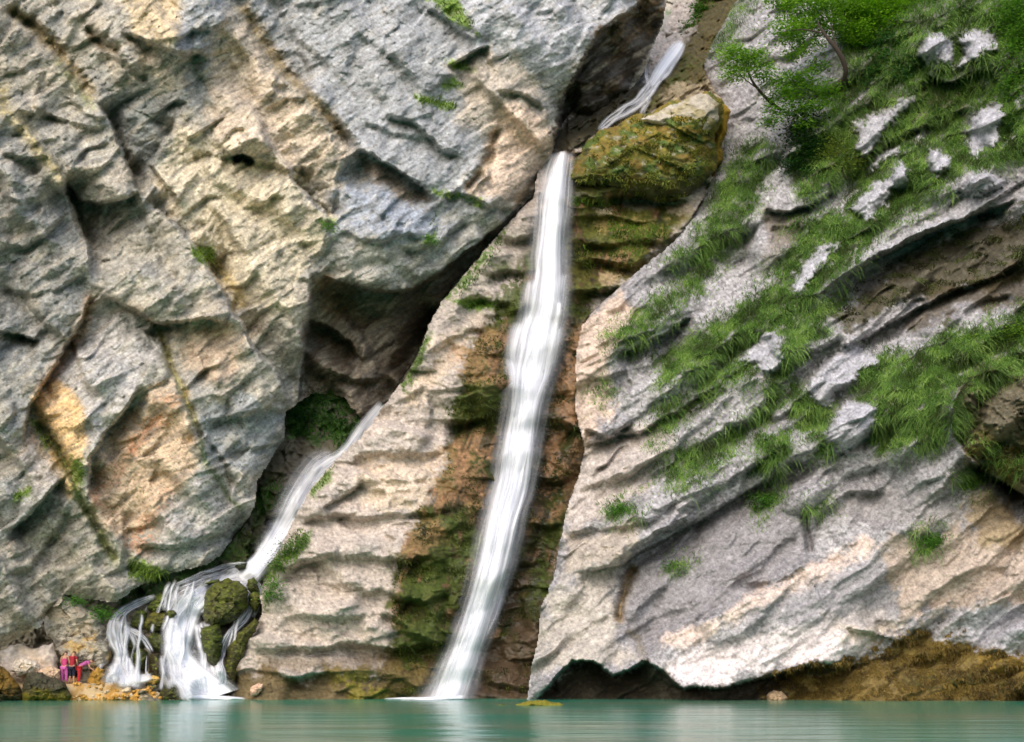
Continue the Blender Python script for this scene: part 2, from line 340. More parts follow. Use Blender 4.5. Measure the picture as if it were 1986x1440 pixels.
PT([(345,225),(400,260),(440,300),(560,330),(640,430),(600,520),(560,600),(470,600),(400,500),(330,420),(295,320)], (206,194,168), .75)
PT([(250,-20),(350,-20),(360,80),(300,90),(255,60)], (208,188,154), .85, 12, 12); PT([(355,-20),(440,-20),(430,60),(400,105),(340,100)], (146,152,158), .85, 12, 12)
PT([(330,180),(400,120),(410,200),(340,240),(300,330),(240,300),(200,200),(260,170)], (132,138,138), .8)  # overhung face: its shade painted in as darker grey
PT([(975,190),(1060,215),(1080,290),(1050,340),(1000,395),(910,378),(940,320),(965,250)], (214,192,172), .95, 10, 14)
PT([(870,130),(950,95),(1040,140),(1060,200),(975,185),(960,260),(900,250),(890,190)], (188,176,160), .8, 14, 14)
PT([(0,230),(60,255),(130,370),(175,480),(175,560),(60,770),(0,900)], (152,153,150), .7)
PT([(0,20),(60,60),(150,160),(80,180),(0,150)], (176,168,152), .6)
PT([(62,772),(105,728),(165,775),(172,850),(150,910),(140,980),(100,900)], (228,192,140), .95, 7, 8)
PT([(30,880),(70,830),(120,940),(70,960)], (214,184,152), .6)
PT([(176,960),(182,890),(250,800),(330,735),(365,790),(385,860),(372,930),(300,1010),(250,1050),(190,1020)], (200,176,148), .9, 12, 12)
PT([(176,960),(210,900),(260,860),(220,960),(180,1010)], (190,146,114), .6, 10, 12, thr=-.1); PT([(240,1060),(300,980),(350,930),(330,1010),(290,1080)], (190,140,108), .7, 12, 12, thr=-.05)
PT([(220,840),(300,780),(360,760),(330,810),(250,880)], (198,146,110), .6, 12, 12, thr=-.02)
PT([(190,585),(240,595),(305,640),(310,690),(265,745),(175,870),(165,790),(110,725)], (184,182,180), .9, 10, 10)
PT([(400,620),(480,650),(460,720),(420,760),(370,720),(340,660)], (190,168,146), .8)
PT([(380,800),(470,760),(550,800),(552,860),(480,930),(400,900)], (146,152,154), .85)
PT([(380,920),(490,950),(492,1000),(420,1080),(300,1090),(300,1010)], (180,178,176), .8)
PT([(100,950),(180,1000),(240,1110),(225,1160),(120,1150),(0,1250),(0,1060)], (168,162,150), .8)
PT([(0,900),(60,870),(120,930),(60,1020),(0,1040)], (172,172,170), .7)
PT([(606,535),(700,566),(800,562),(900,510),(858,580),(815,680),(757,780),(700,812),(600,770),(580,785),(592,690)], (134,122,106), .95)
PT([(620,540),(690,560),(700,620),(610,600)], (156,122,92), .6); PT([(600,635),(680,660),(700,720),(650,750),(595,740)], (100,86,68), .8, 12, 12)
PT([(790,600),(840,600),(790,720),(740,760),(750,680)], (98,84,64), .6, 14, 12)  # this and the dark patch before it paint recess shade into the stone
PT([(690,300),(760,335),(830,385),(800,395),(730,360)], (124,108,88), .8, 8, 8)
PT([(1292,-460),(1292,0),(1284,50),(1215,190),(1130,285),(1078,296),(1070,255),(1088,190),(1138,102),(1160,60),(1230,22)], (48,40,28), .97, 5, 6, wet=.35)  # slab lies in shade; that shade is painted into its brown
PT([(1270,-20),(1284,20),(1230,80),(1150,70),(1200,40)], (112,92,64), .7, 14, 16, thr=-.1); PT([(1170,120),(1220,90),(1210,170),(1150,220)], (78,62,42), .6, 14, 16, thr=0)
for P, c, w, k in (([(190,200),(150,150),(105,92),(60,50),(0,5)], (150,132,92), 15, .9), ([(455,-10),(520,100),(600,190),(684,280)], (140,122,84), 14, .9), ([(0,150),(10,215),(50,255),(100,320),(130,365)], (168,154,104), 15, .85),
        ([(210,232),(250,300),(280,390)], (96,88,64), 14, .6), ([(180,560),(160,640),(120,700),(62,770)], (178,132,84), 12, .7), ([(60,800),(110,870),(140,930),(170,990),(205,1060),(238,1105)], (120,132,66), 11, .9),  # first stroke paints the shadow band of the crevice
        ([(165,60),(200,90),(235,105)], (110,92,60), 10, .8), ([(300,620),(330,700),(370,800),(385,842)], (166,160,96), 7, .8), ([(385,842),(400,900),(440,960),(480,990)], (86,102,52), 7, .8), ([(100,110),(150,170),(190,220)], (128,138,72), 10, .5),
        ([(410,500),(460,560),(470,600)], (204,180,104), 12, .6), ([(1062,322),(1030,360),(1000,400)], (120,96,56), 12, .8), ([(900,378),(925,345),(950,300),(962,250)], (130,108,72), 9, .8), ([(240,590),(300,622),(360,630)], (110,92,62), 10, .5)):
    f.line(P, c, w, k)
for P in ([(805,185),(850,188),(885,205),(870,215),(820,200)], [(870,120),(900,122),(920,138),(885,135)], [(820,-10),(880,-5),(900,15),(930,70),(900,50),(850,15)], [(620,430),(650,428),(645,446),(628,448)], [(824,455),(845,455),(842,478),(826,475)],
          [(370,480),(410,485),(420,510),(385,510)], [(20,960),(60,945),(60,960),(28,975)], [(250,1085),(290,1095),(340,1115),(300,1130),(250,1120)], [(60,810),(80,830),(100,870),(85,870)], [(135,880),(160,900),(160,940),(145,930)], [(880,150),(900,170),(860,172),(850,160)], [(840,370),(880,372),(920,385),(870,388)], [(905,388),(930,388),(935,400),(915,400)]):
    PT(P, (104,132,48), .95, 6, 5, 6)
sp = (fbm(X / 4, Y / 4, 2, 240) > .42) & (Y > 800) & (X < 480) & (f.n1 > -.1); f.C[sp] = lin((92,104,56))
us, vs = rot(X + w1 * .6, Y + w2 * .6, -32); st1 = fbm(us / 22, vs / 4.5, 4, 251); st2 = fbm(us / 60, vs / 14, 3, 252)
f.C += (lin((200,190,168)) - f.C) * (ss(.08, .4, st2) * .35 * calm)[:, None]; f.C += (lin((112,112,108)) - f.C) * (ss(.05, .4, -st2) * .5)[:, None]
fl = ss(.14, .34, fbm(us / 16, vs / 6, 3, 253)); f.C += (f.C * [.50, .48, .42] - f.C) * (fl * .6)[:, None]; fl = ss(.12, .36, fbm(us / 11, vs / 5, 3, 254)); f.C += (f.C * 1.45 - f.C) * (fl * .6)[:, None]
f.C *= (1 + .26 * f.n1 + .24 * f.n2 + .55 * st1 + .4 * fbm(X / 3.5, Y / 3, 2, 250))[:, None]
dk = ss(.30, .42, ridged((rot(X + w1, Y + w2, -36)[0]) / 60, rot(X + w1, Y + w2, -36)[1] / 10, 3, 260) - .42); f.C *= (1 - .28 * dk * calm)[:, None]
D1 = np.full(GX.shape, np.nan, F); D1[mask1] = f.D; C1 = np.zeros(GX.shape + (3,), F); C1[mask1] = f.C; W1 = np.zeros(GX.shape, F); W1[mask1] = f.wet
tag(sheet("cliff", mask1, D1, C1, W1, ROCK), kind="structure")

# ---- the buttress between the two falls, with the wet gully of the main fall
sdm = np.full(GX.shape, -1e3, F); r = (GX > 400) & (GX < 1560); sdm[r] = polysd(BUTT, GX[r] + 3 * fbm(GX[r] / 14, GY[r] / 14, 2, 7), GY[r] + 3 * fbm(GX[r] / 14, GY[r] / 14, 2, 8))
mask2 = sdm > -2
X, Y = layer(mask2); SD = sdm[mask2]
base = tps([(440,1357,60.3),(460,1500,60),(600,1357,60.1),(830,1357,60.8),(700,1500,59.5),(500,1200,61.6),(600,1050,62.8),(560,1100,62.5),(700,1100,61.4),(640,940,64.3),(750,880,64.2),(800,1000,62.8),(760,770,66.6),(850,700,66.3),(850,620,67.8),(950,560,69.2),(960,700,67.2),(1000,420,71.6),(1060,330,73.2),(900,900,65.2),(1000,900,65.9),(1000,1150,63.2),(960,1357,61.6),(1050,1250,62.6),(1000,1500,60),(1300,1500,62),(1050,700,68),(1060,500,70.6),(1100,700,68.2),(1150,500,71.5),(1200,560,71.5),(1300,450,72.6),(1100,310,73.5),(1250,300,74.3),(1250,400,73),(1200,230,77),(1380,200,77.5),(1300,180,79),(1250,150,84),(1320,90,88),(1400,60,85),(1480,300,77),(1480,600,76),(1300,1000,72),(1450,-460,120),(1330,0,98)])
f = Field(X, Y, base(X, Y) - .9 * ss(60, 0, SD) * (X < 1045) * (Y < 720)); S = f.step; PT = f.paint
w1 = 12 * fbm(X / 90, Y / 90, 3, 141); w2 = 12 * fbm(X / 90, Y / 90, 3, 142)
fh, fe = folds((X + w1) / 120, (Y + w2) / 60, 151, 3.6, 1.2, 9.); f.D += fh * .8
fh, fe = folds((X + w1) / 44, (Y + w2) / 22, 161, 3.2, 1.2, 10.); f.D += fh * .30
f.D -= .06 * ridged((X + w1) / 170, (Y + .25 * X + w2 * 2) / 34, 4, 171) + .05 * fbm(X / 12, Y / 6, 3, 175)
fh, fe = facets(X / 14, Y / 9, 191, 1.8, 1.0); f.D += .09 * fh
f.D -= .045 * fbm(X / 5, Y / 4, 3, 195)
for P, b, L in (([(640,905),(700,885),(760,880),(820,885),(880,870)], 1.0, 22), ([(560,1030),(600,1010),(650,1000),(700,1010),(760,1000),(830,1000),(900,985)], 1.2, 24), ([(520,1150),(580,1090),(640,1080),(720,1085),(790,1090),(870,1075)], 1.4, 26),
        ([(470,1270),(520,1262),(600,1262),(680,1250),(760,1262),(820,1255),(900,1240)], 1.6, 30), ([(760,1160),(820,1170),(880,1150)], 1.6, 26), ([(740,1180),(800,1235),(850,1250)], 1.4, 30), ([(860,820),(910,822),(960,805)], 1.8, 26), ([(820,700),(870,660),(910,640),(960,640)], 1.0, 22),
        ([(700,820),(780,780),(840,740)], .8, 20), ([(880,590),(930,582),(1000,592)], 1.4, 20), ([(940,540),(980,528),(1030,540)], 1.4, 20), ([(960,455),(1000,470),(1040,460)], 1.0, 18), ([(1105,385),(1160,388),(1230,382),(1300,392),(1345,385)], 2.4, 26), ([(1105,425),(1180,420),(1250,432),(1330,425)], 1.0, 16), ([(1105,470),(1180,478),(1250,470),(1300,478)], 1.4, 18),
        ([(1105,515),(1160,508),(1230,520),(1260,500)], 1.4, 18), ([(1100,572),(1160,568),(1215,555),(1235,540)], 2.2, 22), ([(1000,1290),(1060,1280),(1090,1290)], .6, 20), ([(600,1130),(650,1140),(720,1130)], .7, 18), ([(640,960),(700,950),(760,955)], .6, 16), ([(720,930),(800,935),(860,925)], .6, 16), ([(540,1200),(600,1195),(660,1205),(720,1195)], .8, 22)):
    S(P, b * .75, L * 1.9, b * .2, 36, .2, 9.)
S([(620,985),(680,960),(705,930)], 1.0, 20); f.groove([(600,1040),(650,960),(700,920)], .0, 10)
for k in range(12):
    x0 = RNG.uniform(480, 1000); y0 = RNG.uniform(600, 1330); l = RNG.uniform(40, 140)
    P = [(x0 + t * l, y0 + 8 * math.sin(t * 3 + k) - .12 * t * l) for t in (0, .35, .7, 1)]; S(P, RNG.uniform(.2, .45), 18, .1, 24, .3, 5.)
f.D += .7 * np.exp(-np.clip(SD, 0, 300) / 12) * (X < 1045)
f.C[:] = lin((184,172,162)); tm = ss(-.2, .3, fbm(X / 100, Y / 40, 4, 301)); f.C += (lin((172,164,156)) - f.C) * (tm * .8)[:, None]
PT([(560,1100),(700,1090),(760,1180),(760,1290),(600,1260),(470,1300),(500,1200)], (186,174,162), .6); PT([(700,900),(860,880),(860,980),(720,1000)], (214,194,170), .6); PT([(860,640),(960,600),(900,700),(780,800)], (214,192,166), .6)
PT([(840,640),(870,600),(930,520),(1000,430),(1040,400),(1040,520),(930,570),(920,640)], (174,164,152), .8)
GUL = [(1060,300),(1110,290),(1350,390),(1300,470),(1160,590),(1135,680),(1130,800),(1140,880),(1110,1000),(1080,1120),(1052,1240),(1045,1370),(650,1370),(740,1320),(760,1250),(752,1180),(775,1080),(812,1000),(868,880),(885,760),(925,640),(1000,590),(1010,520),(1040,420)]
sdg = polysd(GUL, f.Xw, f.Yw) + 24 * f.n1 + 12 * f.n2
gm = ss(-10, 14, sdg)
u = X + .38 * (Y - 700)                                # streaks run with the water
stain = fbm(u / 15, Y / 150, 4, 311); orange = ss(-.12, .12, stain)
gc = lin((74,64,42)) + (lin((138,108,76)) - lin((74,64,42))) * orange[:, None]
moss = ss(.0, .22, fbm(X / 44, Y / 60, 4, 312) + .08); gc = gc + (lin((66,74,28)) - gc) * (moss * .92)[:, None]
f.C += (gc - f.C) * gm[:, None]; f.wet += gm * .45
axis_x = np.interp(Y, [300,450,600,700,800,950,1100,1250,1357], [1085,1070,1052,1035,1020,995,950,905,875])
dn = np.abs(X - axis_x - np.interp(Y, [300, 700, 1000], [14, 26, 34])); dw = np.exp(-(dn / np.interp(Y, [300,900,1357], [46,100,150])) ** 2) * ss(280, 400, Y); f.C += (lin((42,38,28)) - f.C) * (dw * .95 * np.clip(1 + f.n1 * 1.5, .3, 1))[:, None]; f.wet += (.95 - f.wet) * dw
f.D += 1.3 * np.exp(-(dn / 90) ** 2) * ss(560, 700, Y)
for P in ([(880,740),(960,730),(970,800),(900,850),(870,810)], [(800,1000),(900,980),(940,1060),(900,1130),(820,1100)], [(760,1150),(860,1100),(890,1180),(860,1280),(800,1340),(750,1300)], [(960,520),(1020,520),(1010,640),(950,640)], [(1110,400),(1300,400),(1290,470),(1110,470)], [(1110,560),(1200,560),(1140,610),(1105,600)], [(780,1080),(860,1080),(880,1140),(780,1140)], [(900,640),(960,660),(950,720),(905,700)], [(1060,1030),(1100,1000),(1075,1130),(1030,1180)]):
    PT(P, (64,76,26), .85, 14, 20, 10, wet=.4, thr=-.15)
for P in ([(880,680),(965,640),(965,740),(890,740)], [(880,880),(950,880),(930,980),(830,970),(850,900)], [(800,1010),(850,1010),(850,1070),(790,1080)], [(1110,640),(1160,620),(1125,760),(1095,840),(1085,900),(1110,920),(1070,1000),(1060,930),(1080,760)]):
    PT(P, (158,120,86), .5, 14, 20, 10, thr=-.12)
PT([(1150,400),(1190,400),(1190,412),(1160,415)], (208,186,160), .9, 4, 6); PT([(1290,398),(1345,392),(1340,415),(1300,418)], (206,188,170), .95, 4, 6); PT([(1200,392),(1285,392),(1270,404),(1210,404)], (150,152,156), .9, 4, 4); PT([(1160,530),(1210,528),(1195,552),(1165,552)], (196,170,140), .9, 4, 6); PT([(1160,430),(1300,425),(1280,445),(1170,450)], (190,160,110), .6, 5, 12, 8, thr=.05)
PT([(1110,390),(1350,388),(1350,470),(1250,540),(1110,560)], (94,90,36), .55, 10, 20, 8, thr=-.1)
PT([(1100,300),(1420,150),(1480,0),(1500,-200),(1350,-200),(1350,60),(1250,160),(1120,270)], (78,70,30), .95, 10, 10, wet=.2); PT([(1280,150),(1400,60),(1420,140),(1360,180),(1290,200)], (78,66,34), .8, 12, 10, thr=-.1); PT([(1250,190),(1330,110),(1380,100),(1330,190),(1260,225)], (66,74,28), .8, 12, 14, thr=0)
PT([(430,1290),(560,1310),(700,1290),(850,1290),(900,1380),(430,1500)], (92,78,44), .93, 12, 26, 8, wet=.35); PT([(640,1300),(720,1290),(740,1350),(690,1360)], (122,112,42), .8, 12, 16, thr=-.1); PT([(490,1280),(700,1268),(760,1262),(740,1300),(560,1310)], (104,88,62), .6, 12, 16)
PT([(940,1240),(1060,1190),(1050,1370),(920,1370)], (74,60,44), .8, 14, 12, wet=.6)
PT([(510,1110),(560,1050),(600,1030),(590,1070),(540,1110),(515,1180)], (74,98,40), .9, 8, 10, 8, thr=-.2); PT([(820,600),(890,540),(960,470),(985,440),(960,480),(900,560),(880,575)], (82,112,42), .85, 6, 6, 8, thr=-.1); PT([(770,745),(800,700),(830,640),(825,700),(785,760)], (74,96,40), .9, 6, 5, 8); PT([(600,950),(650,900),(640,930),(605,965)], (96,124,46), .8, 6, 6, 6); PT([(880,585),(960,580),(960,600),(900,598)], (98,130,44), .9, 5, 5, 6)
PT([(1060,300),(1085,250),(1120,200),(1180,150),(1240,100),(1262,120),(1256,180),(1210,240),(1140,285),(1085,300)], (54,50,30), .95, 8, 8, wet=.5)
i = (Y < 300) & (X > 1100); f.D[i] += .5 * fbm(X[i] / 26, Y[i] / 16, 4, 360) - .9 * ridged(rot(X[i], Y[i], -38)[0] / 60, rot(X[i], Y[i], -38)[1] / 18, 3, 361)
PT([(1290,175),(1340,160),(1400,170),(1400,196),(1330,192),(1270,212)], (150,136,112), .8, 6, 8); f.line([(1370,170),(1395,110),(1440,40),(1460,0)], (150,138,120), 9, .8)
PT([(1080,1080),(1110,1010),(1125,1030),(1090,1130)], (84,96,34), .5, 6, 6, 6)
fl = ss(.12, .35, fbm(X / 9, Y / 6, 3, 352)); f.C += (f.C * .45 - f.C) * (fl * .55)[:, None]; fl = ss(.15, .4, fbm(X / 7, Y / 5, 3, 353)); f.C += (f.C * 1.5 - f.C) * (fl * .6)[:, None]
f.C *= (1 + .26 * f.n1 + .3 * f.n2 + .4 * fbm(X / 3.5, Y / 3, 2, 351))[:, None]
D2 = np.full(GX.shape, np.nan, F); D2[mask2] = f.D; C2 = np.zeros(GX.shape + (3,), F); C2[mask2] = f.C; W2 = np.zeros(GX.shape, F); W2[mask2] = f.wet

# ---- the grassy slope of tilted strata
sdm = np.full(GX.shape, -1e3, F); r = (GX > 960); sdm[r] = polysd(RSLOPE, GX[r] + 3 * fbm(GX[r] / 14, GY[r] / 14, 2, 9), GY[r] + 3 * fbm(GX[r] / 14, GY[r] / 14, 2, 10))
mask3 = sdm > -2
X, Y = layer(mask3); SD = sdm[mask3]
base = tps([(1040,1357,60.6),(1040,1500,60),(1300,1357,60.3),(1500,1357,60.2),(1986,1357,59.2),(1986,1500,57),(1500,1500,58),(1300,1500,59),(1060,1240,61.6),(1150,1150,61.8),(1300,1200,61.2),(1500,1200,60.4),(1700,1150,59.6),(1986,1200,57.6),(1120,950,64.8),(1180,1000,63.6),(1130,800,66.6),(1300,900,64.4),(1500,950,62.3),(1750,950,60.6),(1986,950,57.5),(1140,650,68.8),(1300,650,67.8),(1500,700,65.3),(1700,700,62.8),(1986,650,59.5),(1300,490,71.5),(1500,450,69.8),(1700,450,66.8),(1986,420,62.5),(1400,300,74.5),(1550,250,72.5),(1750,200,69.5),(1986,200,65.5),(1370,120,82),(1450,0,80),(1600,0,76.5),(1986,0,68),(1470,-460,105),(1986,-460,80),(2560,1400,44),(2560,700,47),(2560,0,53),(2560,-460,60)])
f = Field(X, Y, base(X, Y)); S = f.step; PT = f.paint
w1 = 14 * fbm(X / 90, Y / 90, 3, 441); w2 = 14 * fbm(X / 90, Y / 90, 3, 442)
u, v = rot(X + w1, Y + w2, -34)
lowc = 1 - .55 * ss(0, 80, polysd([(1040,1357),(1080,1080),(1240,1060),(1500,920),(1700,900),(1986,960),(1986,1500),(1040,1500)], X, Y))
fh, fe = folds(u / 190, v / 60, 451, 3.6, 1.4, 9.); f.D += lowc * fh * 1.2
fh, fe = folds(u / 76, v / 26, 461, 3.4, 1.2, 11.); f.D += lowc * fh * .45; fh, fe = facets(u / 60, v / 22, 463, 1.6, .3); f.D += lowc * fh * .12
sv = v / 62 + .5 * fbm(u / 160, v / 60, 3, 465); saw = sv - np.floor(sv)                # bedding: each bed recedes upward and overhangs at its foot
bed = np.where(saw < .74, saw / .74, (1 - saw) / .26); f.D += -lowc * .65 * bed * ss(-.3, .3, fbm(u / 200, v / 90, 2, 466))
f.D -= lowc * .10 * ridged((u) / 90, v / 15, 4, 471) + .05 * fbm(u / 14, v / 6, 3, 475)
f.D -= .10 * ridged((u) / 120, v / 34, 3, 472) 
fh, fe = facets(X / 13, Y / 11, 491, 1.9, 1.0); f.D += .07 * fh
f.D -= .04 * fbm(X / 5, Y / 4.5, 3, 495)
for P, b, L in (([(1190,690),(1240,668),(1290,648),(1345,612)], 2.4, 24), ([(1480,400),(1520,415),(1570,400),(1620,370)], 2.2, 30), ([(1490,445),(1530,440),(1560,430)], 1.2, 24), ([(1560,590),(1660,520),(1760,462),(1880,420),(2010,340)], 1.6, 40), ([(1600,575),(1700,500),(1800,455),(1986,380)], 3.2, 95),
        ([(1600,690),(1690,650),(1780,600),(1860,560),(1930,540),(2010,480)], 2.2, 40), ([(1500,720),(1560,690),(1640,650)], 1.3, 30), ([(1120,862),(1170,858),(1240,838),(1330,790),(1400,740)], 1.6, 22), ([(1130,830),(1180,850),(1230,820)], 1.8, 26), ([(1240,1005),(1330,965),(1400,945),(1500,880)], 1.3, 26),
        ([(1100,1115),(1200,1098),(1290,1045),(1350,1015),(1430,965),(1520,915)], 2.2, 34), ([(1460,790),(1500,812),(1560,795)], 1.0, 20), ([(1400,830),(1470,815),(1500,790)], 1.2, 18), ([(1520,890),(1560,900),(1600,850)], 1.5, 24), ([(1330,1225),(1400,1182),(1480,1140),(1560,1090),(1590,1080)], -1.6, 60),
        ([(1045,1362),(1080,1310),(1110,1285),(1150,1282),(1190,1310),(1220,1300),(1260,1278)], 3.6, 60), ([(1250,1310),(1330,1338),(1400,1334),(1450,1326),(1530,1302),(1600,1285),(1650,1285)], .8, 26), ([(1620,985),(1720,1020),(1800,990),(1860,960)], -.7, 50), ([(1640,1220),(1700,1235),(1700,1200)], 1.4, 24), ([(1570,1075),(1580,1000),(1650,960),(1730,960)], 1.0, 30),
        ([(1500,935),(1580,905),(1640,880),(1680,890)], .8, 26), ([(1440,1140),(1500,1130),(1570,1100)], 1.2, 24), ([(1090,1040),(1150,1030),(1230,1020),(1280,1000)], .9, 22), ([(1110,960),(1180,930),(1230,900)], .8, 20), ([(1340,700),(1400,680),(1440,640)], 1.2, 24), ([(1540,150),(1600,180),(1680,140)], 1.4, 30), ([(1790,145),(1850,160),(1940,120)], 2.2, 40), ([(1620,330),(1700,290),(1800,240),(1900,200)], 1.6, 40)):
    S(P, b * .8, L * 1.25, abs(b) * .22, 40, .16, 4. if abs(b) > 1.5 else 7.)
S([(1960,955),(1900,905),(1850,850),(1850,780),(1880,730)], .0, 20, 2.2, 70)
f.bump(1930, 790, 105, 100, 0, 2.4); hm = ss(-10, 20, polysd([(1840,730),(1900,690),(2060,680),(2060,960),(1960,950),(1870,900),(1840,830)], f.Xw, f.Yw)); f.D -= hm * (.9 * fbm(X / 40, Y / 28, 4, 497) + .35 * ridged(X / 26, Y / 18, 3, 498)); f.D += hm * .4 * facets(X / 34, Y / 26, 499, 1.8, 1.)[0]; S([(1868,880),(1910,915),(1986,960),(2040,1000)], 4.2, 60, .8, 60); f.groove([(1880,900),(1930,925),(1990,965)], 2.4, 22)
f.groove([(1232,1090),(1215,1130),(1205,1170),(1196,1215)], 1.3, 10); f.groove([(1575,1080),(1570,1050),(1560,990)], 1.2, 8)
lipx = [1040,1080,1110,1150,1190,1222,1258,1330,1400,1450,1530,1600,1660,1700,1760,1830,1900,2000,2600]; lipy = [1362,1308,1286,1284,1312,1302,1285,1338,1334,1326,1302,1286,1290,1278,1254,1236,1256,1274,1294]
ly = np.interp(f.Xw, lipx, lipy); tp = np.interp(f.Xw, [1040,1250,1330,1590,1700,2100], [1180,1235,1215,1085,1090,1040]); kk = np.clip((Y - tp) / np.maximum(ly - tp, 20), 0, 1.2)
lift = np.interp(X, [1040,1200,1300,1500,1640,1740], [.6,1.0,1.8,1.8,.7,.0]); under = ss(-3, 5, f.Yw - ly)
f.D -= lift * kk * (1 - under); f.D -= .8 * ss(0, 14, f.Yw - tp) * ss(1250, 1330, X) * (1 - under) * ss(1720, 1600, X)
f.bump(1840, 1345, 220, 62, -12, 1.2); f.bump(1690, 1345, 110, 60, -20, 1.0)
for x, y, a, b, g in ((1680,395,34,24,-50),(1745,335,18,26,0),(1822,312,24,26,-30),(1920,250,28,40,-20),(1905,360,42,20,-15),(1820,100,34,36,0),(1900,92,42,34,20),(1690,430,30,14,-40),(1540,300,30,16,-30),(1760,560,36,16,-40),(1520,670,30,26,0),(1640,820,46,52,80),(1350,960,50,20,-35),(1570,960,60,26,-30)):
    f.bump(x, y, a, b, g, 1.2)
for k in range(24):
    x0 = RNG.uniform(1120, 1960); y0 = RNG.uniform(420, 1260); l = RNG.uniform(50, 150); a = R(-36 + RNG.uniform(-9, 9))
    P = [(x0 + t * l * math.cos(a), y0 + t * l * math.sin(a) + 4 * math.sin(t * 5 + k)) for t in (0, .35, .7, 1)]; S(P, RNG.uniform(.25, .6), 22, .12, 26, .3, 6.)
f.D += .8 * np.exp(-np.clip(SD, 0, 300) / 12) * (X < 1500)

f.C[:] = lin((164,162,164)); tm = ss(-.1, .3, fbm(u / 120, v / 50, 4, 401)); f.C += (lin((138,136,140)) - f.C) * (tm * .8)[:, None]
sp = ss(.02, .3, fbm(X / 10, Y / 8, 3, 402)); f.C += (lin((206,204,208)) - f.C) * (sp * .5)[:, None]
sp = ss(.12, .4, fbm(X / 7, Y / 7, 3, 403)); f.C += (lin((96,94,92)) - f.C) * (sp * .55)[:, None]
PT([(1120,620),(1200,570),(1240,600),(1180,700),(1190,800),(1130,880),(1108,800)], (206,184,166), .8, 12, 14); PT([(1130,870),(1240,830),(1330,800),(1250,960),(1100,1050),(1100,980)], (196,184,174), .7); PT([(1100,1050),(1230,1000),(1230,1090),(1090,1110)], (178,166,152), .8)
PT([(1055,1170),(1110,1120),(1200,1100),(1190,1240),(1250,1280),(1120,1290),(1040,1300)], (184,176,166), .85); PT([(1230,1090),(1500,940),(1580,1000),(1560,1090),(1330,1220),(1260,1290),(1210,1230)], (140,137,140), .85)
PT([(1270,1240),(1340,1220),(1590,1084),(1680,1040),(1700,1060),(1600,1130),(1450,1190),(1330,1260)], (212,194,182), .85, 9, 10)
PT([(1260,1290),(1330,1265),(1480,1230),(1560,1210),(1680,1220),(1700,1250),(1620,1300),(1500,1290),(1400,1328),(1340,1330)], (216,208,208), .95, 10, 12); PT([(1600,1190),(1700,1180),(1760,1230),(1640,1250)], (226,212,196), .7)
PT([(1450,1190),(1600,1120),(1750,1090),(1800,1150),(1700,1220),(1550,1210)], (154,152,156), .7); PT([(1700,1050),(1830,1020),(2600,980),(2600,1180),(1900,1180),(1760,1200)], (184,166,150), .75, 14, 30)
PT([(1640,940),(1760,960),(1860,940),(1840,1010),(1700,1030),(1620,1000)], (150,146,146), .7); PT([(1860,940),(1920,950),(1990,1020),(2600,1100),(1900,1060)], (160,142,110), .8)
PT([(1600,610),(1700,540),(1860,440),(2600,350),(2600,560),(1900,560),(1760,590),(1640,650)], (74,68,46), .9, 12, 24); PT([(1560,590),(1640,520),(1720,470),(1880,410),(1900,430),(1740,500),(1640,600)], (168,168,176), .6, 10, 18)  # dark band: overhang shade painted into the rock colour, also on the next line
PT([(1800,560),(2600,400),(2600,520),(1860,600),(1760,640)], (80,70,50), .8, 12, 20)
PT([(1850,740),(1900,690),(2000,680),(2600,700),(2600,900),(1960,930),(1880,890),(1845,830)], (96,88,62), .9, 12, 14, wet=.1); PT([(1880,800),(2000,900),(2600,950),(2600,1060),(1990,980),(1900,910)], (96,88,44), .8, 12, 14); PT([(1880,880),(2000,860),(2600,900),(2600,1000),(1900,930)], (120,108,40), .5, 12, 14, thr=-.1)
PT([(1480,400),(1560,410),(1560,470),(1500,520),(1480,450)], (132,122,112), .7); PT([(1560,380),(1640,330),(1780,250),(1900,200),(1900,140),(1720,200),(1600,280)], (96,86,64), .8, 14, 20)
PT([(1500,420),(1580,470),(1560,500),(1510,470)], (112,104,88), .5)
# wet foot with the undercut's shade painted in, and brown moss at the water's edge
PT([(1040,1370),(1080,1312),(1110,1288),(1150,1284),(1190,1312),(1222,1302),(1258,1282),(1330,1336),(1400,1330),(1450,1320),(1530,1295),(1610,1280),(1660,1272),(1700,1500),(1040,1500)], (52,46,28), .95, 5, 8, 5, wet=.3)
PT([(1480,1345),(1630,1298),(1660,1285),(1700,1262),(1760,1236),(1840,1232),(1900,1258),(2600,1250),(2600,1500),(1500,1500)], (112,94,48), .97, 8, 16, 8, wet=.1)
PT([(1680,1260),(1760,1220),(1850,1230),(1900,1270),(1850,1290),(1740,1300)], (104,90,40), .7, 8, 16, 8, thr=-.1); PT([(1900,1270),(2600,1270),(2600,1300),(1930,1320)], (128,104,40), .7, 8, 16, 8, thr=-.1); PT([(1700,1300),(1860,1310),(2000,1320),(2600,1340),(1760,1345)], (60,56,20), .8, 8, 16, 8, thr=-.1)
PT([(1870,1190),(1960,1180),(2600,1200),(2600,1250),(1960,1262),(1880,1240)], (184,182,190), .9, 8, 16, 8)
for P, c, w, k in (([(1232,1090),(1215,1130),(1205,1170),(1194,1215)], (134,112,72), 10, .9), ([(1250,1280),(1240,1240),(1215,1220)], (110,100,72), 8, .6), ([(1385,180),(1370,230),(1380,300),(1390,330)], (112,100,30), 16, .7)):
    f.line(P, c, w, k)
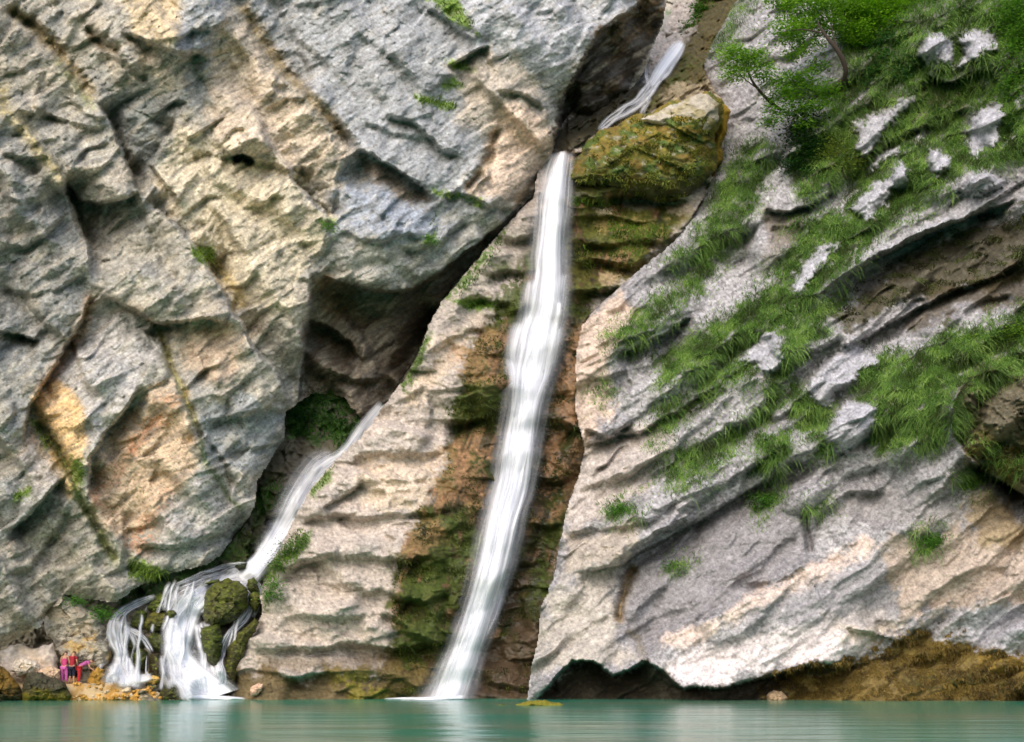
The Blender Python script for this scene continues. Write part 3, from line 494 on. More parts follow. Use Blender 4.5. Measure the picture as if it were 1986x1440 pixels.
GRASS = {  # outline: density
 'a': ([(1440,280),(1500,285),(1480,360),(1450,430),(1400,500),(1360,565),(1310,600),(1262,640),(1190,685),(1184,650),(1280,575),(1335,535),(1345,470),(1370,430),(1385,370)], .85),
 'b': ([(1560,430),(1640,405),(1660,340),(1760,300),(1860,240),(2100,130),(2100,260),(1990,300),(1870,335),(1790,400),(1700,450),(1650,520),(1590,575),(1500,640),(1440,668),(1400,705),(1290,745),(1272,700),(1340,655),(1440,600),(1500,535),(1530,480)], 1.),
 'c': ([(1655,690),(1760,690),(1850,650),(1900,640),(2100,560),(2100,690),(1900,700),(1850,760),(1870,820),(1840,850),(1760,875),(1690,850),(1690,800),(1655,740)], 1.),
 'd': ([(1466,850),(1525,838),(1525,880),(1500,912),(1468,900)], 1.), 'e': ([(1272,790),(1345,770),(1330,825),(1270,862)], .8), 'f': ([(1370,860),(1480,800),(1500,815),(1420,880),(1350,945),(1270,935),(1310,885)], .75),
 'g': ([(1530,745),(1600,765),(1630,830),(1602,885),(1550,825)], .9), 'h': ([(1630,-60),(2100,-60),(2100,220),(1900,245),(1760,310),(1560,400),(1530,330),(1590,230),(1640,150)], .75),
 'i': ([(1470,640),(1570,590),(1640,560),(1600,640),(1560,690),(1480,760),(1450,720)], .8), 'j': ([(1350,720),(1450,680),(1450,720),(1380,770),(1340,790)], .7), 'k': ([(1185,985),(1230,975),(1235,1000),(1200,1003)], .7),
 'l': ([(1465,970),(1510,950),(1508,975),(1470,998)], .9), 'm': ([(1775,1040),(1820,1036),(1824,1052),(1790,1060)], 1.), 'n': ([(1380,90),(1400,40),(1430,-20),(1470,-40),(1440,60),(1400,110)], .6), 'o': ([(1290,510),(1330,480),(1330,500),(1300,520)], .8),
 'p': ([(1400,720),(1460,680),(1500,700),(1440,760)], .6), 'q': ([(1310,1090),(1330,1085),(1325,1105),(1305,1105)], .8), 'r': ([(1860,930),(1900,925),(1895,948),(1862,950)], 1.), 's': ([(1480,700),(1530,690),(1540,780),(1490,800)], .7),
 't': ([(1180,640),(1240,620),(1240,690),(1190,690)], .5), 'u': ([(1140,760),(1180,740),(1200,760),(1160,790)], .3), 'w': ([(1840,735),(1890,700),(2100,650),(2100,720),(1960,730),(1880,760)], .8), 'x': ([(1880,850),(1960,880),(2100,900),(2100,940),(1960,925)], .35),
 'v': ([(1560,990),(1610,960),(1600,990)], .5)}
OUTCROP = [[(1652,405),(1690,362),(1735,330),(1745,312),(1762,330),(1758,360),(1730,370),(1720,400),(1680,428)], [(1800,300),(1826,290),(1842,310),(1815,345),(1802,330)], [(1870,250),(1890,220),(1935,196),(1945,230),(1935,280),(1890,305),(1875,275)], [(1862,372),(1880,345),(1950,340),(1944,360),(1890,380)], [(1785,100),(1800,70),(1825,68),(1845,90),(1840,125),(1800,120)], [(1862,75),(1890,52),(1932,70),(1930,95),(1890,110),(1850,140),(1870,110)], [(1600,840),(1640,780),(1700,790),(1690,850),(1640,880)], [(1540,540),(1600,470),(1630,470),(1570,540),(1540,570)], [(1440,700),(1480,650),(1510,640),(1520,700),(1490,720)], [(1560,760),(1600,700),(1660,660),(1700,700),(1640,750),(1600,790)], [(1660,240),(1700,220),(1770,190),(1720,250),(1680,300),(1660,290)], [(1700,300),(1760,270),(1750,290),(1690,330)]]
gx = np.zeros(X.shape, F)
for P, k in GRASS.values():
    i = f.near(P, 45); sd = polysd(P, f.Xw[i], f.Yw[i]) + 16 * f.n1[i] * 1.6 + 7 * f.n2[i]; gx[i] = np.maximum(gx[i], k * (.8 * ss(-14, 20, sd) + .2 * ss(-40, 10, sd)))
streak = fbm(rot(X, Y, -38)[0] / 60, rot(X, Y, -38)[1] / 16, 3, 480); gx *= ss(-.42, -.1, streak + .1)
for P in OUTCROP:
    i = f.near(P, 12); sd = polysd(P, f.Xw[i], f.Yw[i]) + 16 * f.n1[i] + 10 * f.n2[i]; m = ss(-9, 7, sd); gx[i] *= 1 - m; f.C[i] += (lin((182,182,190)) - f.C[i]) * (m * .8)[:, None]; f.D[i] -= .8 * m; f.C[i] += (f.C[i] * .55 - f.C[i]) * (m * ss(.05, .3, f.n2[i]) * .8)[:, None]
f.C += (lin((72,82,40)) - f.C) * (gx * .9)[:, None]; f.D -= .25 * gx
fl = ss(.14, .36, fbm(u / 12, v / 6, 3, 453)); f.C += (f.C * .5 - f.C) * (fl * .55)[:, None]; fl = ss(.12, .36, fbm(u / 9, v / 5, 3, 454)); f.C += (f.C * 1.4 - f.C) * (fl * .5)[:, None]
f.C *= .92
f.C *= (1 + .22 * f.n1 + .30 * f.n2 + .35 * fbm(u / 20, v / 5, 3, 452) + .45 * fbm(X / 3.5, Y / 3, 2, 451))[:, None]
def full(v, m, d=0):
    A = np.full(GX.shape, d, F); A[m] = v; return A
D3 = full(f.D, mask3, np.nan); C3 = np.zeros(GX.shape + (3,), F); C3[mask3] = f.C; W3 = full(f.wet, mask3); G3 = full(gx, mask3)
D2 = np.where(np.isnan(D2) | np.isnan(D3), D2, np.fmax(D2, D3 + .15)); D0s = D0.copy()
for Dk in (D1, D2, D3): D0s = np.where(np.isnan(D0s) | np.isnan(Dk), D0s, np.fmax(D0s, Dk + 1.2))
tag(sheet("gorge_wall", mask0, D0s, C0, W0, ROCK), kind="structure"); tag(sheet("rock_buttress", mask2, D2, C2, W2, ROCK), kind="structure")
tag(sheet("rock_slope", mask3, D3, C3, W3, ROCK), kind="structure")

# ------------------------------------------------------------ looking up where the rock stands
def grid_at(A, x, y):
    i = np.clip(np.searchsorted(XS, x) - 1, 0, len(XS) - 2); j = np.clip(np.searchsorted(YS, y) - 1, 0, len(YS) - 2)
    fx = np.clip((x - XS[i]) / (XS[i + 1] - XS[i]), 0, 1); fy = np.clip((y - YS[j]) / (YS[j + 1] - YS[j]), 0, 1)
    return A[j, i] * (1 - fx) * (1 - fy) + A[j, i + 1] * fx * (1 - fy) + A[j + 1, i] * (1 - fx) * fy + A[j + 1, i + 1] * fx * fy
DS = [D0, D1, D2, D3]
DMIN = np.fmin(np.fmin(D0, D1), np.fmin(D2, D3))
def dist(x, y, A=None):
    return grid_at(DMIN if A is None else A, np.asarray(x, F), np.asarray(y, F))

# ------------------------------------------------------------ pool
def water_mat():
    m, nt, b = new_mat("pool_water"); L = nt.links.new
    tc = N(nt, "ShaderNodeTexCoord"); mp = N(nt, "ShaderNodeMapping"); mp.inputs["Scale"].default_value = (.16, .5, 1); L(tc.outputs["Object"], mp.inputs[0])
    n = N(nt, "ShaderNodeTexNoise"); n.inputs["Scale"].default_value = 1.2; n.inputs["Detail"].default_value = 4; L(mp.outputs[0], n.inputs["Vector"])
    bp = N(nt, "ShaderNodeBump"); bp.inputs["Strength"].default_value = .4; bp.inputs["Distance"].default_value = .2; L(n.outputs[0], bp.inputs["Height"]); L(bp.outputs[0], b.inputs["Normal"])
    n2 = N(nt, "ShaderNodeTexNoise"); n2.inputs["Scale"].default_value = .09; n2.inputs["Detail"].default_value = 3; mp2 = N(nt, "ShaderNodeMapping"); mp2.inputs["Scale"].default_value = (.5, 1.6, 1); L(tc.outputs["Object"], mp2.inputs[0]); L(mp2.outputs[0], n2.inputs["Vector"])
    cr = N(nt, "ShaderNodeValToRGB"); e = cr.color_ramp.elements; e[0].position = .38; e[0].color = (.018, .22, .14, 1); e[1].position = .66; e[1].color = (.12, .21, .13, 1); L(n2.outputs[0], cr.inputs[0]); L(cr.outputs[0], b.inputs["Base Color"])
    b.inputs["Roughness"].default_value = .16; b.inputs["IOR"].default_value = 1.33
    return m
V = [(x, y, 0) for y in (-60, 130) for x in (-140, 140)]
tag(mesh_np("water", V, [(0, 1, 3, 2)], water_mat(), smooth=False), kind="structure")
V = [(x, y, -4) for y in (-60, 140) for x in (-160, 160)]
bedm, nt, b = new_mat("pool_bed"); b.inputs["Base Color"].default_value = (.2, .25, .18, 1)
tag(mesh_np("ground", V, [(0, 1, 3, 2)], bedm, smooth=False), kind="structure")

# ------------------------------------------------------------ falling water
def fall_mat():
    m, nt, b = new_mat("falling_water"); L = nt.links.new
    op = N(nt, "ShaderNodeAttribute", attribute_name="veil"); fl = N(nt, "ShaderNodeAttribute", attribute_name="flow")
    mp = N(nt, "ShaderNodeMapping"); mp.inputs["Scale"].default_value = (6.5, .20, 1); L(fl.outputs["Vector"], mp.inputs[0])
    n = N(nt, "ShaderNodeTexNoise"); n.inputs["Scale"].default_value = 1; n.inputs["Detail"].default_value = 5; n.inputs["Roughness"].default_value = .62; n.inputs["Distortion"].default_value = .4; L(mp.outputs[0], n.inputs["Vector"])
    # thick water closes up, thin water breaks into strands
    a = N(nt, "ShaderNodeMapRange"); a.inputs[1].default_value = .36; a.inputs[2].default_value = .64; a.inputs[3].default_value = .45; a.inputs[4].default_value = 1.35; L(n.outputs[0], a.inputs[0])
    k = N(nt, "ShaderNodeMapRange"); k.inputs[1].default_value = .35; k.inputs[2].default_value = 1.0; k.inputs[3].default_value = 1; k.inputs[4].default_value = .22; L(op.outputs["Fac"], k.inputs[0])
    mx = N(nt, "ShaderNodeMix"); mx.inputs[2].default_value = 1; L(k.outputs[0], mx.inputs[0]); L(a.outputs[0], mx.inputs[3])
    s3 = N(nt, "ShaderNodeMath", operation='MULTIPLY', use_clamp=True); L(mx.outputs[0], s3.inputs[0]); L(op.outputs["Fac"], s3.inputs[1])
    L(s3.outputs[0], b.inputs["Alpha"])
    cm = N(nt, "ShaderNodeMix", data_type='RGBA'); cm.inputs[6].default_value = (.76, .79, .90, 1); cm.inputs[7].default_value = (.90, .91, .95, 1); cr = N(nt, "ShaderNodeMapRange"); cr.inputs[1].default_value = .36; cr.inputs[2].default_value = .58; L(n.outputs[0], cr.inputs[0]); L(cr.outputs[0], cm.inputs[0]); L(cm.outputs[2], b.inputs["Base Color"]); b.inputs["Roughness"].default_value = .7; b.inputs["Specular IOR Level"].default_value = .2
    bp = N(nt, "ShaderNodeBump"); bp.inputs["Strength"].default_value = .12; bp.inputs["Distance"].default_value = .12; L(n.outputs[0], bp.inputs["Height"]); L(bp.outputs[0], b.inputs["Normal"])
    tr = N(nt, "ShaderNodeBsdfTranslucent"); tr.inputs[0].default_value = (.9, .93, .97, 1)
    return m
FALL = fall_mat()
def smooth1(a, k):
    if k < 2: return a
    p = np.pad(a, k, mode='edge'); c = np.convolve(p, np.ones(2 * k + 1) / (2 * k + 1), 'same'); return c[k:-k]
def fall(parent, name, rows, off=.5, A=None, n=22, edge=.22, op=1.0, thick=.35, sm=3, res=5.0, seed=0, ends=(1, 1)):
    """a curtain of water; rows = (left x, left y, right x, right y, opacity) down the stream, hung `off` metres clear of the rock"""
    P = np.array(rows, float); c = (P[:, :2] + P[:, 2:4]) / 2; L = np.concatenate([[0], np.cumsum(np.sqrt(((c[1:] - c[:-1]) ** 2).sum(1)))])
    m = max(4, int(L[-1] / res)); t = np.linspace(0, L[-1], m); Pi = np.stack([np.interp(t, L, P[:, k]) for k in range(5)], 1)
    for k in range(4): Pi[:, k] = smooth1(Pi[:, k], 2 if m > 12 else 0)
    w = np.linspace(0, 1, n)[None]; x = Pi[:, 0:1] * (1 - w) + Pi[:, 2:3] * w; y = Pi[:, 1:2] * (1 - w) + Pi[:, 3:4] * w
    jag = fbm(np.full((m,), 3.3 + seed, F), t / 26, 3, 500 + seed); x = x + jag[:, None] * (Pi[:, 2:3] - Pi[:, 0:1]) * .03 * (1 - 2 * w)
    D = dist(x, y, A); D = np.where(np.isnan(D), np.nanmean(D), D); cd = np.median(D, 1); cd = smooth1(np.minimum(cd, smooth1(cd, 4)), sm)
    sd_ = np.array([smooth1(D[:, k], sm) for k in range(n)]).T; D = .5 * cd[:, None] + .5 * sd_
    D = D - off - thick * (1 - (2 * w - 1) ** 2)
    V = world_pos(x, y, D).reshape(-1, 3)
    V[:, 2] = np.maximum(V[:, 2], .015)
    ve = np.minimum(1, np.minimum(w, 1 - w) / edge); en = np.minimum(1, np.minimum(t + (ends[0] == 0) * 99, L[-1] - t + (ends[1] == 0) * 99) / 14.)[:, None]; ve = ve * ve * (3 - 2 * ve) * Pi[:, 4:5] * op * en * en * (3 - 2 * en)
    wid = np.sqrt((Pi[:, 2] - Pi[:, 0]) ** 2 + (Pi[:, 3] - Pi[:, 1]) ** 2)[:, None]
    flow = np.stack([np.broadcast_to(w, x.shape) * wid.mean() / 39 + seed * 7.3, np.broadcast_to((t / 39)[:, None], x.shape), np.full(x.shape, seed * 1.7)], -1).reshape(-1, 3)
    j, i = np.meshgrid(np.arange(m - 1), np.arange(n - 1), indexing='ij'); q = (j * n + i).ravel()
    o = mesh_np(name, V, np.stack([q, q + n, q + n + 1, q + 1], 1), FALL, parent, attrs={"veil": ("POINT", "FLOAT", ve.ravel()), "flow": ("POINT", "FLOAT_VECTOR", flow)})
    return o
def ribbon(pts, op=1.0):
    """centre line (x, y, half width, opacity) into curtain rows"""
    P = np.array([(p + (1.,))[:4] if len(p) == 3 else p for p in pts], float); T = np.gradient(P[:, :2], axis=0); T /= np.sqrt((T ** 2).sum(1))[:, None] + 1e-6
    nx, ny = -T[:, 1], T[:, 0]
    return [(p[0] + a * p[2], p[1] + b * p[2], p[0] - a * p[2], p[1] - b * p[2], p[3] * op) for p, a, b in zip(P, nx, ny)]
def empty(name, loc, label, cat, group=None):
    o = bpy.data.objects.new(name, None); SC.collection.objects.link(o); o.location = loc; return tag(o, label, cat, group)
def adopt(root, *kids):
    for k in kids:
        k.parent = root; k.matrix_parent_inverse = Matrix.Translation(-root.location)

mf = empty("waterfall", wp(870, 1357, 60.6), "tall white main waterfall pouring down the mossy gully into the pool", "waterfall")
MAIN = [(1082,292,1100,290,.5),(1077,302,1102,300,.9),(1070,316,1103,314,1),(1063,332,1103,330,1),(1058,350,1102,350,1),(1052,372,1101,372,1),(1045,400,1101,400,.95),(1040,450,1099,450,.85),(1034,500,1099,500,.8),(1032,530,1101,528,.85),(1028,560,1100,560,.9),(1022,600,1098,600,.95),(1006,630,1095,630,1),(996,655,1092,655,1),(986,700,1086,700,1),(982,725,1078,722,1),(984,750,1067,750,1),(984,780,1057,780,1),(982,805,1052,805,1),(973,850,1046,850,1),(965,900,1039,900,1),(956,945,1031,945,1),(942,1000,1014,1000,1),(930,1050,1005,1050,1),(920,1100,992,1100,1),(910,1145,976,1145,1),(898,1185,963,1185,1),(885,1225,949,1225,.98),(868,1270,934,1270,.92),(852,1310,920,1310,.88),(838,1345,908,1345,.9),(832,1359,904,1359,1)]
fall_parts = [fall(None, "water_curtain", MAIN, 1.1, D2, 40, .5, 1.05, .5, 3, seed=1, ends=(0, 0))]
wide = [(a - 20, b, c + 18, d, e * .5) for a, b, c, d, e in MAIN]; fall_parts.append(fall(None, "water_veil", wide, .7, D2, 40, .4, 1, .3, 3, seed=2, ends=(1, 0)))
core = [(a + (c - a) * .3, b, c - (c - a) * .12, d, 1) for a, b, c, d, e in MAIN]; fall_parts.append(fall(None, "water_core", core, 1.6, D2, 24, .5, .7, .5, 3, seed=3, ends=(1, 0)))
for rows, s in (([(1014,540,1050,534,.2),(1006,560,1056,556,.5),(1002,590,1050,590,.45),(1000,620,1045,620,.4),(992,650,1040,650,.3),(986,690,1020,690,.1)], 4), ([(990,620,1036,620,.2),(980,642,1030,644,.55),(975,680,1020,680,.45),(978,720,1015,720,.3),(982,760,1010,760,.1)], 5), ([(1060,535,1110,522,.7),(1060,560,1104,550,.6),(1062,600,1100,600,.4)], 6), ([(1050,640,1098,625,.7),(1050,680,1092,670,.6),(1050,720,1080,715,.4)], 7), ([(974,690,1010,700,.6),(984,720,1012,728,.6),(986,760,1010,765,.2)], 8), ([(970,1110,992,1105,.5),(955,1160,985,1150,.5),(948,1200,972,1190,.35),(935,1240,950,1236,.1)], 9)):
    fall_parts.append(fall(None, "water_ledge", rows, 1.0, D2, 14, .5, 1, .3, 2, seed=s))
for q in range(7):
    c0 = .14 + .72 * (q + .5) / 7; t_ = np.linspace(0, 1, 60); idx = t_ * (len(MAIN) - 1); M = np.array([[np.interp(i_, range(len(MAIN)), [r_[k_] for r_ in MAIN]) for k_ in range(5)] for i_ in idx])
    a0, a1 = sorted(RNG.uniform(0, 1, 2)); a1 = max(a1, a0 + .3); sel = (t_ >= a0) & (t_ <= min(1, a1)); M = M[sel]
    if len(M) < 6: continue
    wv = c0 + .10 * fbm(np.linspace(0, 5, len(M)) + q * 3, np.full(len(M), q * 1.7, F), 3, 560 + q); wd_ = .10 + .05 * math.sin(q * 2.1)
    rows = [(m[0] + (m[2] - m[0]) * (w_ - wd_), m[1], m[0] + (m[2] - m[0]) * (w_ + wd_), m[3], .55) for m, w_ in zip(M, wv)]
    fall_parts.append(fall(None, "water_strand", rows, 1.75 + .05 * q, D2, 8, .5, 1, .1, 3, seed=60 + q))
fall_parts.append(fall(None, "water_mist", [(852,1250,950,1250,.0),(832,1290,944,1290,.22),(808,1330,940,1330,.34),(790,1352,936,1352,.3),(780,1358,936,1358,.25)], 2.4, D2, 16, .5, 1, .2, 3, seed=80, ends=(1, 0)))
fall_parts.append(fall(None, "water_foam", ribbon([(905,1353,6,.9),(870,1355,7,1),(830,1356,5,1),(780,1356,4,.8),(740,1357,3,.4)]), 1.9, D2, 8, .3, 1.2, .1, 1, seed=10))
adopt(mf, *fall_parts)

uf = empty("waterfall", wp(1310, 100, 84), "small white chute far up in the cleft behind the mossy boulder", "waterfall")
# (its strands are built with the cascade's, below)


cf = empty("waterfall", wp(400, 1357, 60), "side cascade fanning out over dark mossy boulders beside the standing people", "waterfall")
AC = D0
kc = []
def strands(name, pts, k=3, spread=.55, s=0, op=.9, **kw):
    """a stream broken into several thin overlapping strands that wander across its width"""
    P = np.array([(p + (1.,))[:4] for p in pts], float); L = np.concatenate([[0], np.cumsum(np.hypot(*(P[1:, :2] - P[:-1, :2]).T))]); m = max(5, int(L[-1] / 7)); t = np.linspace(0, L[-1], m)
    Q = np.stack([np.interp(t, L, P[:, i]) for i in range(4)], 1); T = np.gradient(Q[:, :2], axis=0); T /= np.hypot(*T.T)[:, None] + 1e-6
    for i in range(k):
        w_ = fbm(t / 22 + i * 9.1 + s, np.full(m, s * .7 + i, F), 3, 520 + i) * 1.0 * spread; o_ = (w_ + (i - (k - 1) / 2) * spread * .8)[:, None] * Q[:, 2:3]
        hw = Q[:, 2] * (.5 + .3 * fbm(t / 15 + i * 3.7, np.full(m, s + i * 1.3, F), 2, 530)); c = Q[:, :2] + np.stack([-T[:, 1], T[:, 0]], 1) * o_
        rb(name, [(c[j, 0], c[j, 1], max(1.2, hw[j]), Q[j, 3] * (.75 + .5 * fbm(t[j:j + 1] / 12 + i, np.array([s + i], F), 2, 540)[0])) for j in range(m)], s=s * 10 + i, op=op, off=.8 + .12 * i, n=10, edge=.5, **kw)
def rb(name, pts, off=.9, n=12, edge=.3, op=1.1, s=0, A=D0, ends=(1, 1)): kc.append(fall(None, name, ribbon(pts), off, A, n, edge, op, .25, 2, 4.0, s, ends))
rb("water_chute", [(746,778,10,.7),(728,802,16,.75),(710,825,18,.75),(696,845,19,.75),(680,868,18,.75),(662,888,20,.7),(640,902,26,.55),(620,918,30,.5),(602,940,32,.48),(584,968,34,.52),(566,1000,32,.7),(546,1035,29,.95),(526,1065,26,1),(506,1092,24,1),(486,1114,26,1),(462,1128,26,.9)], s=22, n=20, edge=.4, op=.95, off=1.3)
rb("water_mist", [(650,880,20,.3),(620,900,38,.4),(598,930,42,.42),(575,970,42,.42),(555,1010,38,.4),(530,1050,34,.3),(505,1085,28,.2)], s=47, n=16, edge=.5, off=1.0)
strands("water_strand", [(560,1010,22,.8),(540,1040,22,.9),(515,1078,20,1),(492,1105,20,1),(470,1124,24,1)], s=48, k=4)
rb("water_curtain", [(520,1070,18,1),(503,1092,20,1),(485,1108,16,1),(462,1120,14,1),(440,1128,14,1),(415,1140,18,1),(388,1158,26,1),(366,1180,30,.95),(354,1205,34,1),(346,1230,36,1),(344,1255,28,1),(350,1280,28,1),(368,1305,32,1),(388,1330,44,1),(398,1345,62,1),(402,1359,74,1)], s=23, n=26, op=1.3, ends=(1, 0))
strands("water_strand", [(384,1205,14,.8),(394,1230,15,.95),(400,1255,18,.95),(406,1280,20,.9),(408,1305,22,.8),(412,1325,24,.9),(420,1345,30,1)], s=24, k=4, op=1.2)
strands("water_strand", [(322,1265,12,.8),(330,1290,20,.85),(338,1315,22,.7),(345,1335,20,.8)], s=25, k=4)
strands("water_strand", [(345,1140,14,.6),(334,1158,16,.6),(326,1178,14,.5),(320,1190,8,.4)], s=26, k=3)
strands("water_strand", [(485,1098,5,.8),(468,1095,5,.8),(450,1098,8,.85),(430,1106,10,.8),(405,1113,8,.8),(380,1122,8,.75),(355,1132,7,.75),(335,1140,6,.7)], s=27, k=4)
strands("water_strand", [(404,1124,6,.7),(380,1133,6,.7),(355,1142,7,.7),(340,1150,5,.5)], s=28, k=3)
strands("water_strand", [(305,1156,5,.7),(285,1164,7,.9),(262,1173,9,.9),(242,1184,10,.95),(228,1196,11,1),(225,1212,16,.95),(224,1230,16,.95),(228,1250,13,.95),(232,1266,12,.95),(236,1285,20,.9),(238,1305,28,.85),(240,1325,30,.9),(238,1332,28,.9)], s=29, k=4, op=1.15)
strands("water_strand", [(288,1170,3,.7),(282,1185,4,.7),(278,1200,3,.6),(276,1222,3,.6)], s=30, k=2)
strands("water_strand", [(246,1218,6,.8),(264,1226,8,.85),(280,1240,8,.85),(291,1256,8,.9),(298,1268,5,.7)], s=31, k=3)
strands("water_strand", [(285,1268,2.5,.8),(284,1285,3,.9),(283,1305,4,.9),(290,1318,10,.7)], s=32, k=2)
strands("water_strand", [(262,1248,4,.5),(256,1270,5,.4),(254,1290,5,.3)], s=33, k=2)
strands("water_strand", [(470,1122,4,.8),(476,1138,5,.8),(480,1150,4,.7),(488,1162,8,.9),(485,1180,10,.95),(474,1200,9,.95),(458,1216,8,1),(444,1232,8,1),(436,1250,9,1),(430,1270,8,1),(424,1284,6,1),(430,1300,8,1),(432,1318,9,1),(424,1335,12,1)], s=34, k=4)
strands("water_strand", [(494,1122,4,.7),(504,1136,5,.8),(507,1150,4,.8),(504,1170,5,.8),(498,1188,6,.8),(488,1202,6,.7)], s=35, k=3)
strands("water_strand", [(430,1228,3,.7),(431,1242,4,.8),(436,1256,4,.6)], s=36, k=3)
strands("water_strand", [(478,1112,20,.9),(440,1128,18,.9),(400,1150,24,.8),(366,1178,32,.7),(352,1205,36,.6),(346,1235,36,.6),(346,1265,30,.6),(362,1300,36,.5),(386,1330,44,.5)], s=41, k=4)
strands("water_strand", [(340,1290,14,.8),(356,1318,22,.9),(384,1340,40,.9),(430,1354,50,.8)], s=42, k=4)
strands("water_strand", [(232,1196,9,.9),(214,1216,10,.8),(212,1236,9,.7),(222,1256,9,.7)], s=43, k=3)
strands("water_strand", [(246,1214,8,.7),(262,1240,10,.6),(266,1262,8,.5)], s=44, k=3)
strands("water_strand", [(240,1290,24,.8),(236,1318,30,.8),(234,1334,32,.8)], s=45, k=5)
strands("water_strand", [(318,1150,5,.5),(322,1166,8,.6),(318,1186,8,.5)], s=46, k=3)
rb("water_foam", [(300,1312,8,.6),(285,1316,10,.7),(262,1320,14,.7),(240,1325,14,.7),(222,1322,10,.6)], s=37, n=10)
rb("water_foam", [(360,1352,5,.9),(400,1354,7,1),(440,1355,6,1),(480,1357,4,.7)], off=1.3, s=38, n=8)
for q in range(22):                                   # thin rivulets finding their own way down the broken rock
    x0, y0, n_ = (RNG.uniform(330, 500), RNG.uniform(1118, 1150), 12) if q % 3 else (RNG.uniform(222, 300), RNG.uniform(1180, 1215), 10)
    xs = [x0]; drift = -2.2 if q % 3 else RNG.uniform(-2, 1)
    for _ in range(n_ - 1): xs.append(xs[-1] + drift + RNG.uniform(-5, 4))
    yb = 1345 if q % 3 else 1330; ys = np.linspace(y0, min(yb, y0 + RNG.uniform(70, 210)), n_)
    rb("water_rivulet", [(x_, y_, RNG.uniform(3.0, 8.0), RNG.uniform(.35, .8)) for x_, y_ in zip(xs, ys)], s=300 + q, n=8, edge=.5, off=RNG.uniform(.9, 1.4), op=1.0)
adopt(cf, *kc)
kc.clear()
rb("water_curtain", [(1326,76,9,.8),(1318,90,15,1),(1306,106,19,1),(1292,124,19,1),(1280,142,17,.95),(1268,160,13,.8),(1258,174,9,.5)], s=411, n=16, edge=.5, off=1.6, A=None)
strands("water_strand", [(1320,84,12,.8),(1306,106,16,.9),(1288,132,15,.9),(1270,158,13,.9),(1256,178,12,.8),(1240,196,12,.7),(1220,210,12,.7),(1200,221,11,.75),(1184,234,10,.8),(1170,246,8,.8),(1158,256,6,.6)], s=42, k=4, A=None)
strands("water_strand", [(1254,122,4,.6),(1253,140,7,.8),(1256,160,7,.8),(1258,178,7,.7)], s=43, k=2, A=None)
strands("water_strand", [(1262,184,4,.5),(1258,198,6,.5),(1248,214,8,.5),(1242,226,8,.3)], s=44, k=3, A=None)
adopt(uf, *kc)

